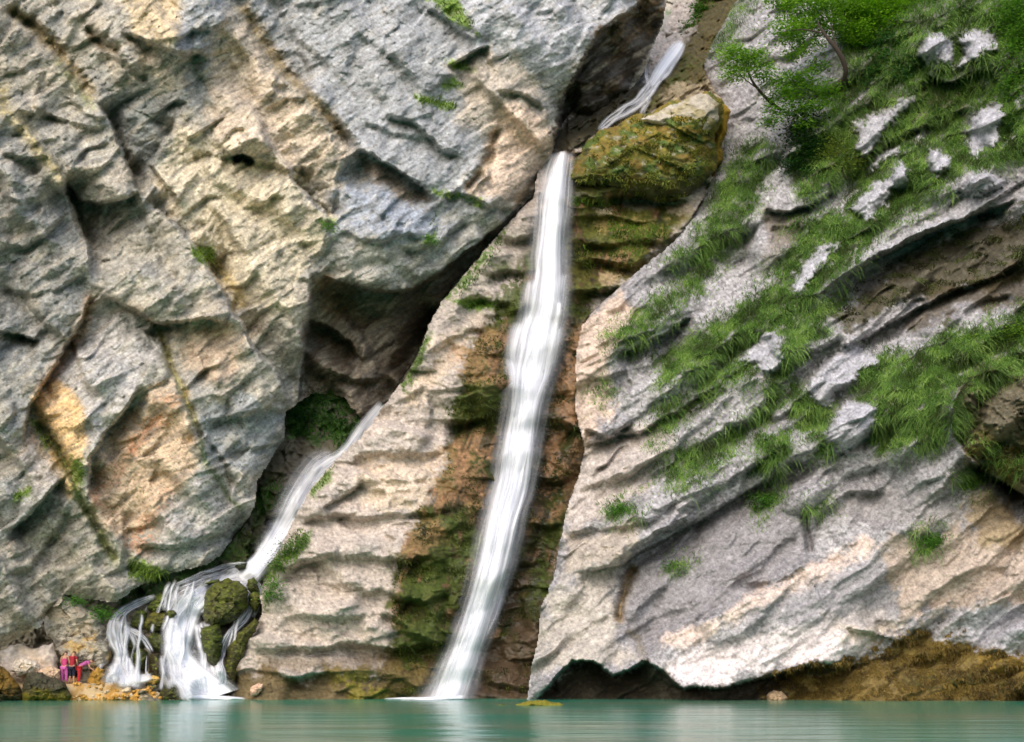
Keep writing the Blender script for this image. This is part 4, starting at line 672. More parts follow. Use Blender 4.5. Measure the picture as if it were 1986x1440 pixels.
# ------------------------------------------------------------ boulders
def n3(P, s, o=3, seed=0):
    return (fbm(P[:, 0] / s, P[:, 1] / s + seed, o, seed) + fbm(P[:, 1] / s + 7, P[:, 2] / s, o, seed + 1) + fbm(P[:, 2] / s, P[:, 0] / s + 5, o, seed + 2)) * .6
def boulder(outline, D, thick, col, top=None, label="", group=None, seed=0, r=None, rough=1., wet=.1, col2=None, low=None, tilt=(0, 0), lowy=.6, step=None, patches=None):
    """rounded rock with the given outline (survey units), its middle plane `D` metres away, closed front and back"""
    P = np.array(outline, float); x0, y0 = P.min(0) - 3; x1, y1 = P.max(0) + 3; wdt = max(x1 - x0, y1 - y0); st = step or max(.8, min(2., wdt / 110))
    gx, gy = np.meshgrid(np.arange(x0, x1, st), np.arange(y0, y1, st)); gx = gx.astype(F); gy = gy.astype(F); q = wdt / 9
    sd = polysd(P, gx + q * .5 * fbm(gx / q / 2, gy / q / 2, 3, seed), gy + q * .5 * fbm(gx / q / 2, gy / q / 2, 3, seed + 9)); m = sd > -.4 * st
    r = r or wdt * .32; t = np.clip(sd / r, 0, 1); dome = np.sqrt(np.clip(1 - (1 - t) ** 2.2, 0, 1))
    fh, fe = facets(gx / (wdt * .3), gy / (wdt * .22), seed + 20, 1.5, 1.0); fh2, _ = facets(gx / (wdt * .11), gy / (wdt * .08), seed + 30, 1.5, 1.0)
    rel = thick * dome + rough * np.clip(dome, 0, 1) * (thick * .35 * fh + thick * .16 * fh2 + .10 * thick * fbm(gx / 14, gy / 9, 4, seed + 40) + .05 * fbm(gx / 4, gy / 3, 2, seed))
    cx, cy = P.mean(0); base = D + tilt[0] * (gx - cx) / 39 + tilt[1] * (gy - cy) / 39
    n1 = fbm(gx / (wdt * .25), gy / (wdt * .2), 4, seed + 50); n2 = fbm(gx / 7, gy / 6, 3, seed + 60)
    C = np.zeros(gx.shape + (3,), F) + lin(col)
    if col2: C += (lin(col2) - C) * ss(-.1, .25, n1)[..., None]
    gyy, gxx = np.gradient(rel); up = np.clip(gyy / (np.abs(gyy) + .6 * st / 39 * 4 + 1e-6), -1, 1); yy = (gy - y0) / (y1 - y0)
    if top: C += (lin(top) - C) * (ss(-.25, .25, .5 - yy + .8 * n1 + .3 * n2) * .92)[..., None]
    if patches:
        for q_, (pc, sc_, th_) in enumerate(patches): C += (lin(pc) - C) * (ss(th_, th_ + .16, fbm(gx / sc_, gy / (sc_ * .55), 4, seed + 80 + q_ * 7)) * .9)[..., None]
    if low: C += (lin(low) - C) * ss(lowy - .12, lowy + .12, yy + .3 * n1 + .12 * n2)[..., None]
    C *= (1 + .3 * n1 + .4 * n2)[..., None]; W = np.full(gx.shape, wet, F)
    q_ = m[:-1, :-1] & m[1:, :-1] & m[:-1, 1:] & m[1:, 1:]; used = np.zeros(m.shape, bool); used[:-1, :-1] |= q_; used[1:, :-1] |= q_; used[:-1, 1:] |= q_; used[1:, 1:] |= q_
    n = used.sum(); idx = np.full(m.shape, -1, np.int32); idx[used] = np.arange(n)
    fr = np.stack([idx[:-1, :-1][q_], idx[1:, :-1][q_], idx[1:, 1:][q_], idx[:-1, 1:][q_]], 1)
    V1 = world_pos(gx[used], gy[used], (base - rel)[used]); V2 = world_pos(gx[used], gy[used], (base + .02 + thick * .8 * dome)[used])
    c = np.concatenate([C[used], W[used][:, None]], 1)
    front = base - rel
    o = mesh_np("boulder", np.concatenate([V1, V2]), np.concatenate([fr, fr[:, ::-1] + n]), ROCK, attrs={"tint": ("POINT", "FLOAT_COLOR", np.concatenate([c, c]))})
    def look(x, y):
        i = np.clip((x - x0) / st, 0, gx.shape[1] - 1).astype(int); j = np.clip((y - y0) / st, 0, gx.shape[0] - 1).astype(int); return np.where(m[j, i], front[j, i], np.nan)
    tag(o, label, "boulder", group); o_look[label] = look
    return o

o_look = {}
MOSS, DKMOSS, OCH, GREY, PALE, WETD = (84, 88, 30), (58, 62, 24), (176, 140, 74), (176, 168, 154), (214, 202, 188), (60, 54, 40)
boulder([(1104,340),(1112,312),(1140,278),(1165,256),(1212,234),(1262,222),(1300,200),(1345,184),(1375,180),(1398,196),(1402,230),(1385,262),(1386,300),(1378,340),(1352,372),(1330,392),(1262,388),(1200,380),(1150,372),(1108,362)], 74.4, 3.4, (92,90,46), (128,112,44), "large round boulder covered in golden and green moss beside the lip of the main fall", seed=71, r=72, rough=.5, patches=[((70,92,42),40,.04),((118,98,46),46,.08),((146,142,122),18,.24),((46,46,26),24,.2)], col2=(82,96,40), low=(72,66,46), lowy=.86)
boulder([(1300,204),(1345,186),(1372,184),(1396,200),(1392,236),(1366,262),(1320,248),(1240,236),(1262,222)], 71.9, 1.0, (176,168,154), None, "bare pale rock cap lying on top of the golden mossy boulder", seed=73, r=60, col2=(150,140,110), low=(110,106,58), lowy=.75, step=1.5)
boulder([(1384,190),(1402,196),(1420,215),(1404,262),(1400,310),(1380,352),(1366,372),(1378,330),(1386,270)], 74.8, 1.2, (112,100,32), (150,120,34), "narrow yellow mossy rock wedged behind the mossy boulder", seed=75, col2=(50,44,20))
boulder([(84,1190),(92,1166),(114,1152),(140,1160),(168,1180),(196,1192),(208,1222),(212,1252),(180,1262),(140,1258),(112,1262),(100,1245),(86,1220)], 62.6, 1.5, GREY, None, "big grey boulder above the three people with green plants on its top", seed=77, col2=(190,176,156), r=34)
boulder([(108,1262),(128,1240),(160,1226),(190,1228),(212,1242),(220,1262),(216,1288),(200,1306),(184,1316),(150,1300),(122,1290)], 61.9, 1.3, (176,168,154), None, "knobbly grey rock with an ochre edge right behind the people's heads", seed=79, col2=(178,152,104), r=30)
boulder([(-70,1270),(-10,1264),(18,1250),(42,1250),(62,1260),(84,1250),(106,1247),(114,1270),(114,1300),(120,1330),(60,1345),(-70,1345)], 60.9, .8, (216,200,186), None, "smooth pinkish white rock slab under the dark overhang", seed=81, col2=(200,182,162), r=40, rough=.7)
boulder([(42,1335),(54,1306),(74,1300),(92,1310),(118,1320),(133,1334),(139,1350),(128,1366),(44,1366)], 58.9, .9, (78,74,58), None, "long dark boulder with yellow moss at the waterline below the people", seed=83, col2=(62,60,44), low=(104,98,30), lowy=.62, r=26, wet=.4)
boulder([(-70,1292),(-8,1290),(10,1294),(18,1306),(36,1328),(46,1350),(46,1366),(-70,1366)], 59.2, 1.1, (142,110,48), None, "ochre brown boulder at the edge of the frame next to the long dark boulder", seed=85, col2=(112,88,40), low=(54,52,26), lowy=.6, r=34, wet=.3)
boulder([(-40,1352),(-4,1350),(4,1358),(5,1368),(2,1378),(-40,1380)], 56.2, .6, (44,48,28), None, "small dark green rock poking in at the edge of the pool", seed=87, wet=.5)
boulder([(18,1300),(30,1278),(50,1276),(72,1282),(80,1298),(66,1310),(36,1312)], 59.6, .6, (222,208,192), None, "rounded white stone resting on the pinkish slab", seed=89, col2=(196,180,160))
boulder([(56,1320),(70,1300),(100,1292),(118,1300),(116,1324),(80,1334)], 59.5, .6, (206,178,150), None, "tan pink rock leaning between the white stone and the people", seed=91)
boulder([(160,1350),(168,1322),(178,1302),(190,1294),(202,1298),(206,1320),(218,1340),(216,1362),(160,1362)], 60.3, .8, (176,136,62), None, "ochre yellow mound of rock just right of the bending person", seed=93, col2=(146,112,46), r=24)
for k, (P, D, th, c, tp, lab) in enumerate((
    ([(392,1180),(400,1146),(416,1132),(444,1121),(466,1128),(482,1150),(480,1174),(462,1200),(442,1214),(412,1217),(394,1204)], 62.2, 1.6, (80,80,44), (82,88,28), "largest dark mossy boulder standing out of the side cascade"),
    ([(390,1216),(424,1210),(434,1236),(430,1272),(420,1300),(400,1282),(390,1250)], 61.4, 1.0, (56,62,26), (70,80,26), "upright mossy boulder directly under the largest cascade boulder"),
    ([(276,1216),(284,1196),(300,1186),(320,1190),(330,1206),(318,1224),(292,1230)], 61.8, .8, (66,68,24), (96,92,26), "golden green mossy boulder between the two left branches of the cascade"),
    ([(252,1206),(262,1188),(276,1180),(286,1188),(282,1216),(262,1224)], 62.0, .6, (62,70,26), (74,86,30), "small mossy boulder in the thin left branch of the cascade"),
    ([(284,1180),(296,1160),(310,1150),(326,1156),(322,1186),(300,1196)], 62.6, .7, (70,80,28), (92,104,34), "bright green mossy rock high between the cascade branches"),
    ([(288,1292),(292,1270),(308,1266),(320,1284),(320,1330),(300,1338),(288,1316)], 60.8, .8, (56,48,28), None, "dark brown rock beside the lower left edge of the main cascade branch"),
    ([(256,1268),(270,1256),(286,1262),(286,1296),(270,1304),(256,1290)], 61.0, .6, (52,58,28), (70,76,28), "dark green rock under the little arc of water"),
    ([(308,1348),(318,1326),(338,1324),(352,1340),(354,1364),(308,1364)], 59.9, .7, (62,60,28), None, "round dark rock at the waterline left of the cascade foot"),
    ([(282,1340),(284,1320),(300,1316),(314,1326),(314,1352),(286,1356)], 60.1, .6, (66,62,58), None, "wet grey rock with an ochre stone on it beside the cascade"),
    ([(278,1318),(288,1310),(308,1312),(314,1322),(300,1328),(284,1326)], 59.6, .3, (196,158,84), None, "ochre stone on top of the wet grey rock"),
    ([(456,1100),(458,1090),(468,1086),(480,1092),(478,1104),(464,1108)], 63.2, .5, (52,58,40), None, "small dark rock at the very head of the cascade fan"),
    ([(478,1140),(480,1124),(492,1120),(500,1130),(498,1144),(486,1150)], 62.3, .4, (60,66,26), (74,84,30), "small mossy rock between the two thin side strands"),
    ([(484,1176),(482,1156),(494,1146),(505,1156),(504,1176),(494,1190)], 62.2, .4, (66,70,24), (84,86,28), "second mossy rock lower down between the thin side strands"),
    ([(320,1192),(326,1184),(338,1184),(344,1190),(338,1198),(326,1200)], 61.2, .3, (62,70,26), None, "tiny mossy knob breaking the main cascade branch"),
    ([(380,1138),(396,1128),(424,1122),(428,1128),(404,1138),(388,1144)], 62.8, .3, (76,86,30), None, "flat mossy rock island between the upper cascade streams"),
    ([(432,1300),(440,1262),(462,1222),(492,1196),(504,1204),(490,1236),(466,1280),(452,1330),(446,1362),(428,1340)], 61.2, .8, (58,54,26), (74,76,30), "steep dark bank rock between the cascade and the pale buttress"),
    ([(286,1236),(298,1226),(316,1232),(322,1256),(308,1266),(292,1258)], 61.5, .6, (56,64,28), (70,80,30), "mossy green rock just left of the broadest part of the cascade"),
    ([(238,1244),(252,1232),(276,1236),(282,1256),(266,1268),(244,1262)], 61.6, .5, (58,62,40), None, "blackish rock ringed by the arc of thin water"))):
    boulder(P, D, th, c, tp, lab, seed=100 + k * 7, wet=.55, step=1., rough=.5, patches=[((40,40,22), 9, .08), ((104,112,40), 8, .18), ((110,98,70), 7, .3)])
boulder([(484,1340),(490,1330),(502,1325),(512,1328),(508,1340),(498,1350),(486,1350)], 59.9, .35, (206,170,146), None, "pale pink stone lodged at the dark foot of the buttress", seed=301)
boulder([(1486,1352),(1492,1342),(1508,1339),(1522,1345),(1528,1354),(1520,1366),(1488,1366)], 59.3, .5, (170,146,118), None, "pale brown stone at the waterline below the white overhang", seed=303, low=(112,84,56), lowy=.8)
boulder([(1000,1368),(1016,1361),(1040,1357),(1068,1360),(1094,1367),(1090,1375),(1008,1376)], 51.2, .7, (116,110,32), None, "low flat mossy rock breaking the surface of the pool", seed=305, wet=.3)
boulder([(960,1369),(970,1366),(984,1367),(990,1371),(980,1375),(964,1375)], 51.0, .25, (70,76,34), None, "tiny rock just awash beside the low flat mossy rock", seed=307, wet=.4)
k = 0
for x, y, s in [(x_, 1352 + RNG.uniform(-10, 8), RNG.uniform(5, 11)) for x_ in np.arange(140, 312, 5)] + [(x_, 1338 + RNG.uniform(-8, 6), RNG.uniform(6, 12)) for x_ in np.arange(148, 300, 11)]:
    if 205 < x < 285 and y < 1336: continue
    ang = np.linspace(0, 2 * np.pi, 8, endpoint=False); rr = s * RNG.uniform(.6, 1.25, 8); col = [(206,160,78), (214,176,112), (184,140,66), (200,184,156), (168,128,60)][k % 5]
    boulder([(x + r_ * math.cos(a), y + r_ * .75 * math.sin(a)) for r_, a in zip(rr, ang)], 59.7 - (y - 1335) * .02, s / 39, col, None, "ochre stone in the heap of rubble at the waterline by the cascade", "ochre stones heaped at the water's edge", seed=400 + k * 3, step=1.2, rough=2.0); k += 1
# bank of the shore the people stand on
bx = np.arange(-36, -15.5, .1, dtype=F); by = np.arange(57.5, 66, .1, dtype=F); X, Y = np.meshgrid(bx, by)
hgt = -.5 + 1.3 * ss(58.9, 59.7, Y + .3 * fbm(X / 2, Y / 2, 2, 602)) + .16 * fbm(X / 1.2, Y / 1.2, 4, 600) - 1.2 * ss(-19.8, -17.6, X) + .06 * fbm(X / .25, Y / .25, 3, 601) + .25 * ss(60.4, 62, Y)
near = np.exp(-(((X + 22) / 1.3) ** 2 + ((Y - 59.75) / .5) ** 2)); hgt = hgt * (1 - near) + .80 * near
j, i = np.meshgrid(np.arange(len(by) - 1), np.arange(len(bx) - 1), indexing='ij'); q = (j * len(bx) + i).ravel(); nb = len(bx)
n1 = fbm(X / .9, Y / .9, 4, 603); C = lin((196,172,132)) + (lin((170,130,66)) - lin((196,172,132))) * ss(-.1, .3, n1)[..., None]; C *= (1 + .4 * n1)[..., None]
tag(mesh_np("shore", np.stack([X, Y, hgt], -1).reshape(-1, 3), np.stack([q, q + 1, q + nb + 1, q + nb], 1), ROCK, attrs={"tint": ("POINT", "FLOAT_COLOR", np.concatenate([C, np.full(X.shape + (1,), .15, F)], -1))}), kind="structure")

# ------------------------------------------------------------ people
def flat_mat(name, col, rough=.8):
    m, nt, b = new_mat(name); n = N(nt, "ShaderNodeTexNoise"); n.inputs["Scale"].default_value = 9; mx = N(nt, "ShaderNodeMixRGB", blend_type='MULTIPLY'); mx.inputs[0].default_value = .35
    c = lin(col); mx.inputs[1].default_value = (*map(float, c), 1); nt.links.new(n.outputs[0], mx.inputs[2]); nt.links.new(mx.outputs[0], b.inputs["Base Color"]); b.inputs["Roughness"].default_value = rough; return m
SKIN = flat_mat("skin", (214,160,128), .6); HAIR = flat_mat("hair", (62,40,28), .7)
def skinned(name, chains, mat, parent, sub=2):
    """one continuous body grown over joints; chains = lists of (x, y, z, rx, ry) that share end points"""
    bm = bmesh.new(); verts = {}; rad = {}
    def vert(p):
        k = tuple(round(a, 4) for a in p[:3])
        if k not in verts: verts[k] = bm.verts.new(p[:3]); rad[k] = (p[3], p[4] if len(p) > 4 else p[3])
        return verts[k]
    for ch in chains:
        vs = [vert(p) for p in ch]
        for a, b in zip(vs, vs[1:]):
            if bm.edges.get((a, b)) is None: bm.edges.new((a, b))
    bm.verts.index_update(); me = bpy.data.meshes.new(name); order = [rad[k] for k in verts]; bm.to_mesh(me); bm.free()
    o = bpy.data.objects.new(name, me); SC.collection.objects.link(o); sk = o.modifiers.new("skin", 'SKIN'); sk.use_smooth_shade = True
    layer = me.skin_vertices[0] if me.skin_vertices else None
    if layer is None:
        bpy.context.view_layer.objects.active = o; o.select_set(True); bpy.ops.mesh.customdata_skin_add(); o.select_set(False); layer = me.skin_vertices[0]
    for k, r_ in enumerate(order): layer.data[k].radius = r_
    layer.data[0].use_root = True
    sb = o.modifiers.new("sub", 'SUBSURF'); sb.levels = sub; sb.render_levels = sub
    me.materials.append(mat)
    dg = bpy.context.evaluated_depsgraph_get(); m2 = bpy.data.meshes.new_from_object(o.evaluated_get(dg)); o.modifiers.clear(); o.data = m2; o.parent = parent
    for p in m2.polygons: p.use_smooth = True
    return o
def person(x, foot, D, lean, topc, legc, shorts, label, turn=0, hunch=.0, h=1.66):
    """seen from behind; lean = forward bend of the back in degrees"""
    base = wp(x, foot, D); root = empty("person", base, label, "person", "people standing together on the shore"); root.rotation_euler = (0, 0, R(turn))
    a = R(lean); s = h / 1.66
    def up(z, side=0, fw=0):                       # a point on the bent upper body; z = height above the hip
        return (side * s, (math.sin(a) * z + math.cos(a) * fw) * s, (.86 + math.cos(a) * z - math.sin(a) * fw) * s)
    J = lambda p, rx, ry=None: (*p, rx * s, (ry or rx) * s)
    hip = J(up(.0), .135, .10); waist = J(up(.16), .115, .085); chest = J(up(.36), .135, .10); shl = J(up(.50), .105, .075); neck = J(up(.57, 0, .02), .052); hb = J(up(.64, 0, .04), .07, .075); hm = J(up(.72, 0, .06 + hunch), .088, .098); ht = J(up(.79, 0, .06 + hunch), .07, .08)
    nose = J(up(.69, 0, .165 + hunch), .014); ch = [[hip, waist, chest, shl, neck, hb, hm, ht]]
    arms = []; bodyc = [ch[0], [hm, nose]]
    for sg in (-1, 1):
        hipj = J((sg * .095 * s, 0, .80 * s), .092); knee = J((sg * .10 * s, .02 * s, .46 * s), .062); calf = J((sg * .10 * s, -.01 * s, .33 * s), .056); ank = J((sg * .10 * s, -.01 * s, .08 * s), .038); toe = J((sg * .12 * s, .15 * s, .025 * s), .035, .025)
        bodyc.append([hip, hipj, knee, calf, ank, toe])
        sh = J(up(.49, sg * .165), .052); d = 1 if lean > 30 else .25
        el = (sh[0] + sg * .05 * s, sh[1] + .06 * s * d, sh[2] - .27 * s); wr = (el[0] - sg * .03 * s, el[1] + .13 * s * (1 + d), el[2] - .20 * s)
        pal = (wr[0] - sg * .005, wr[1] + .03 * s, wr[2] - .06 * s); kn = (pal[0], pal[1] + .02 * s, pal[2] - .035 * s)
        bodyc.append([shl, sh, J(el, .038), J(wr, .026), J(pal, .034, .018), J(kn, .034, .016)])
        for q, ln in ((-.026, .055), (-.009, .068), (.009, .062), (.026, .048)):      # four fingers, slightly curled
            b0 = (kn[0] + sg * .004, kn[1] + q * s, kn[2] - .012); b1 = (b0[0], b0[1] + .008, b0[2] - ln * .5); b2 = (b0[0] - sg * .012, b0[1] + .018, b0[2] - ln)
            arms.append([J(b0, .0085), J(b1, .0078), J(b2, .0068)])
        arms.append([J((pal[0] - sg * .006, pal[1] + .022, pal[2] + .01), .011), J((pal[0] - sg * .012, pal[1] + .05, pal[2] - .02), .0095), J((pal[0] - sg * .012, pal[1] + .062, pal[2] - .048), .008)])
    body = skinned("body", bodyc, SKIN, root)
    for k, c in enumerate(arms): skinned("thumb" if k % 5 == 4 else "finger", [c], SKIN, body, 1)
    ears = []
    for sg in (-1, 1):
        skinned("ear", [[J(up(.70, sg * .086, .05 + hunch), .018, .012), J(up(.735, sg * .092, .05 + hunch), .014, .01)]], SKIN, body, 1)
    skinned("hair", [[J(up(.64, 0, .00 + hunch), .07, .05), J(up(.73, 0, .03 + hunch), .099, .09), J(up(.80, 0, .055 + hunch), .078, .088)]], HAIR, root)
    gr = 1.14
    def g(p, k=gr, e=.0): return (*p[:3], p[3] * k + e, p[4] * k + e)
    sl = [[g(shl), (*[(shl[i] + (up(.49, sg * .165)[i] - shl[i])) for i in range(3)], .062 * s, .062 * s), (up(.49, sg * .165)[0] + sg * .025, up(.49, 0)[1] + .015, up(.49, 0)[2] - .13 * s, .056 * s, .056 * s)] for sg in (-1, 1)] if shorts != "bare" else []
    skinned("shirt", [[g(J(up(-.03), .135, .10), 1.1), g(waist), g(chest), g(shl, 1.1)]] + sl, flat_mat("top_fabric", topc), root)
    low = .40 if shorts == "short" else .12
    legs = [[g(hip, 1.12), (sg * .095 * s, 0, .80 * s, .108 * s, .108 * s), (sg * .10 * s, .02 * s, .46 * s, .082 * s, .082 * s)] + ([(sg * .10 * s, -.01 * s, .30 * s, .078 * s, .078 * s), (sg * .10 * s, -.01 * s, .12 * s, .075 * s, .075 * s)] if shorts != "short" else [(sg * .10 * s, .01 * s, .36 * s, .082 * s, .082 * s)]) for sg in (-1, 1)]
    skinned("shorts" if shorts == "short" else "trousers", legs, flat_mat("leg_fabric", legc), root)
    return root
person(124.5, 1327, 59.75, 14, (214,72,130), (226,110,188), "bare", "person in a sleeveless pink top and light magenta trousers seen from behind", 0, .05)
person(139.5, 1327, 59.9, 12, (176,34,52), (34,38,62), "short", "person in a dark red shirt and navy shorts standing in the middle", -6, .06)
person(153, 1327, 59.7, 62, (204,100,168), (206,40,52), "long", "person in red trousers and a pink top bending far forward", -68, .02)

# ------------------------------------------------------------ greenery
def leaf_mat(name, trans=.35):
    m, nt, b = new_mat(name); L = nt.links.new; at = N(nt, "ShaderNodeAttribute", attribute_name="tint"); L(at.outputs[0], b.inputs["Base Color"]); b.inputs["Roughness"].default_value = .55; b.inputs["Specular IOR Level"].default_value = .25
    tr = N(nt, "ShaderNodeBsdfTranslucent"); sc = N(nt, "ShaderNodeVectorMath", operation='MULTIPLY'); sc.inputs[1].default_value = (1.0, 1.1, .6); L(at.outputs[0], sc.inputs[0]); L(sc.outputs[0], tr.inputs[0])
    mx = N(nt, "ShaderNodeMixShader"); mx.inputs[0].default_value = trans; L(b.outputs[0], mx.inputs[1]); L(tr.outputs[0], mx.inputs[2]); L(mx.outputs[0], nt.nodes["Material Output"].inputs[0]); return m
LEAF = leaf_mat("leaves", .4); BLADE = leaf_mat("grass_blade", .3); BARK = flat_mat("bark", (58,48,38), .9)
def surf_normal(A, x, y, e=5.):
    p = world_pos(x, y, dist(x, y, A)); px = world_pos(x + e, y, dist(x + e, y, A)) - p; py = world_pos(x, y - e, dist(x, y - e, A)) - p
    n = np.cross(px, py); n /= np.linalg.norm(n, axis=1)[:, None] + 1e-9; n[n[:, 1] > 0] *= -1; return p, n
def blades(name, x, y, A, ln, wd, cols, label=None, hang=.8, kind="stuff", parent=None):
    n = len(x); p, nr = surf_normal(A, x, y); ok = ~np.isnan(p).any(1) & ~np.isnan(nr).any(1); x, y, p, nr = x[ok], y[ok], p[ok], nr[ok]; n = len(x)
    ln = ln * RNG.uniform(.5, 1.2, n); side = RNG.normal(0, .35, (n, 3)); side[:, 1] *= .5
    d0 = nr * .7 + side + [0, 0, .55]; d0 /= np.linalg.norm(d0, axis=1)[:, None]
    T = np.array([0, .3, .65, 1.]); V = np.zeros((n, 4, 2, 3), F); W = np.array([1., .85, .55, .1]) * wd / 2
    bl = np.stack([np.cos(a := RNG.uniform(-.7, .7, n)), np.sin(a), np.zeros(n)], 1); hg = (hang * RNG.uniform(.5, 1.5, n))[:, None]
    for k, t in enumerate(T):
        c = p + d0 * (ln * t)[:, None] + np.array([0, -.12, -1.]) * (ln[:, None] * hg * t * t)
        V[:, k, 0] = c - bl * W[k]; V[:, k, 1] = c + bl * W[k]
    q = np.arange(n)[:, None] * 8; Q = np.concatenate([q + [0, 1, 3, 2], q + [2, 3, 5, 4], q + [4, 5, 7, 6]], 0)
    cn = fbm(x / 45, y / 30, 3, 700) * 1.3 + RNG.normal(0, .35, n) * .6; c0, c1, c2 = (lin(c) for c in cols); t = np.clip(cn[:, None] + .5, 0, 1)
    C = np.where(t < .5, c0 + (c1 - c0) * t * 2, c1 + (c2 - c1) * (t - .5) * 2); C = np.concatenate([np.repeat(C, 8, 0), np.ones((n * 8, 1))], 1)
    o = mesh_np(name, V.reshape(-1, 3), Q, BLADE, parent, attrs={"tint": ("POINT", "FLOAT_COLOR", C)}); 
    if kind: tag(o, label, None, None, kind)
    return o
def scatter(n, x0, x1, y0, y1, dens):
    x = RNG.uniform(x0, x1, n).astype(F); y = RNG.uniform(y0, y1, n).astype(F); k = RNG.uniform(0, 1, n) < dens(x, y); return x[k], y[k]
G3n = np.nan_to_num(G3)
x, y = scatter(560000, 1130, 2080, -60, 1120, lambda x, y: grid_at(G3n, x, y) * (.35 + .8 * ss(-.3, .15, fbm(x / 22, y / 18, 3, 702))))
blades("grass", x, y, D3, .55, .034, ((78,94,50), (98,138,62), (152,184,96)), "long green grass hanging over the tilted rock ledges")
DIST0 = dist
def inpoly(P, soft=4): return lambda x, y: ss(-soft, soft, polysd(P, x, y) + 7 * fbm(x / 18, y / 18, 2, 703))
def patch(P, A, n, ln, cols, wd=.04, hang=.4):
    P = np.array(P); x0, y0 = P.min(0) - 5; x1, y1 = P.max(0) + 5; x, y = scatter(n, x0, x1, y0, y1, inpoly(P)); return x, y
xs_, ys_ = [], []
for P, n in (([(805,188),(850,188),(885,208),(870,215),(820,203)], 700), ([(870,122),(900,124),(918,138),(885,135)], 300), ([(820,-10),(880,-5),(900,18),(935,72),(900,50),(850,18)], 900), ([(370,482),(410,487),(420,510),(385,510)], 350), ([(25,960),(60,947),(60,960),(30,972)], 250), ([(250,1088),(290,1095),(335,1112),(300,1125),(250,1118)], 900), ([(60,812),(80,830),(95,865),(85,865)], 250), ([(138,885),(158,905),(158,938),(147,930)], 350), ([(885,150),(900,168),(870,172)], 120), ([(840,372),(920,387),(870,388)], 200), ([(845,360),(855,450),(835,470),(830,455)], 100)):
    a, b = patch(P, D1, n, 0, 0); xs_.append(a); ys_.append(b)
blades("grass", np.concatenate(xs_), np.concatenate(ys_), D1, .3, .045, ((72,92,34), (112,142,48), (150,172,70)), "short mossy grass growing on the ledges of the great cliff", .5)
xs_, ys_ = [], []
for P, n in (([(515,1180),(512,1120),(545,1068),(580,1030),(605,1030),(590,1072),(545,1115),(530,1160)], 2600), ([(600,955),(625,925),(650,905),(640,930),(608,965)], 500), ([(770,745),(800,700),(828,650),(822,695),(785,755)], 700), ([(885,560),(930,505),(985,445),(975,480),(915,560),(890,575)], 1500), ([(885,588),(960,582),(955,598),(900,598)], 500), ([(1110,382),(1200,385),(1180,400),(1110,398)], 900), ([(1180,430),(1300,440),(1290,470),(1180,470)], 1200), ([(1200,475),(1260,480),(1250,500),(1180,500)], 500), ([(1120,470),(1180,480),(1150,520),(1110,510)], 300)):
    a, b = patch(P, D2, n, 0, 0); xs_.append(a); ys_.append(b)
blades("grass", np.concatenate(xs_), np.concatenate(ys_), D2, .28, .045, ((60,86,32), (94,130,44), (128,160,60)), "short green growth along the edges of the pale buttress", .4)
xs_, ys_ = [], []
for P, n in (([(555,780),(620,775),(650,745),(700,790),(640,850),(560,845)], 2200), ([(485,965),(545,930),(560,960),(500,1010)], 1100), ([(645,820),(700,810),(700,865),(655,880)], 900), ([(330,1118),(400,1102),(440,1080),(480,1040),(500,1060),(470,1092),(400,1115),(340,1135),(230,1180),(230,1165)], 2200), ([(590,752),(640,742),(648,775),(612,785)], 500), ([(1380,0),(1420,-60),(1330,-60),(1340,60),(1360,50)], 1500)):
    a, b = patch(P, D0, n, 0, 0); xs_.append(a); ys_.append(b)
blades("grass", np.concatenate(xs_), np.concatenate(ys_), D0, .3, .045, ((36,66,24), (56,100,34), (84,128,42)), "deep green moss and fern growth in the shaded gully", .4)

def crown(name, blobs, size, cols, parent, dens=1.0, flat=.35, seed=0, thick=1.0):
    """many leaf-sized faces spread in layered sprays through each clump; blobs = (x, y, rx, ry, distance)"""
    V, C = [], []
    for b, (bx_, by_, rx, ry, D) in enumerate(blobs):
        n = int(rx * ry * dens * 1.9); m = D / FOC
        ns = max(5, int(n / 26)); sc = RNG.normal(0, .52, (ns, 3)); r_ = np.linalg.norm(sc, axis=1); sc[r_ > 1.15] *= (1.05 / r_[r_ > 1.15])[:, None]
        k = RNG.integers(0, ns, n); pos = sc[k] * [rx * m, max(rx, ry) * m * .8 * thick, ry * m]
        pos = pos + RNG.normal(0, 1, (n, 3)) * [.30, .26, .07 + .1 * (1 - flat)]
        c = np.array(wp(bx_, by_, D)); P = c + pos; s_ = size * RNG.uniform(.6, 1.3, n)
        a = RNG.uniform(0, 2 * np.pi, n); tl = RNG.normal(0, .55, n); u = np.stack([np.cos(a), np.sin(a), np.sin(tl) * .6], 1); nz = np.stack([RNG.normal(0, .45, n), RNG.normal(-.35, .4, n), np.ones(n)], 1)
        v = np.cross(nz, u); v /= np.linalg.norm(v, axis=1)[:, None]; u = u * s_[:, None] * .5; v = v * s_[:, None] * .32
        V.append(np.stack([P - u, P + v * 1., P + u, P - v], 1)); t = np.clip(RNG.normal(.5, .25, n) + (RNG.uniform(-.25, .25, ns))[k], 0, 1)[:, None]; C.append(lin(cols[0]) * (1 - t) + lin(cols[1]) * t)
    V = np.concatenate(V); C = np.concatenate(C); n = len(V); Q = np.arange(n)[:, None] * 4 + [0, 1, 2, 3]
    return mesh_np(name, V.reshape(-1, 3), Q, LEAF, parent, smooth=False, attrs={"tint": ("POINT", "FLOAT_COLOR", np.concatenate([np.repeat(C, 4, 0), np.ones((n * 4, 1))], 1))})
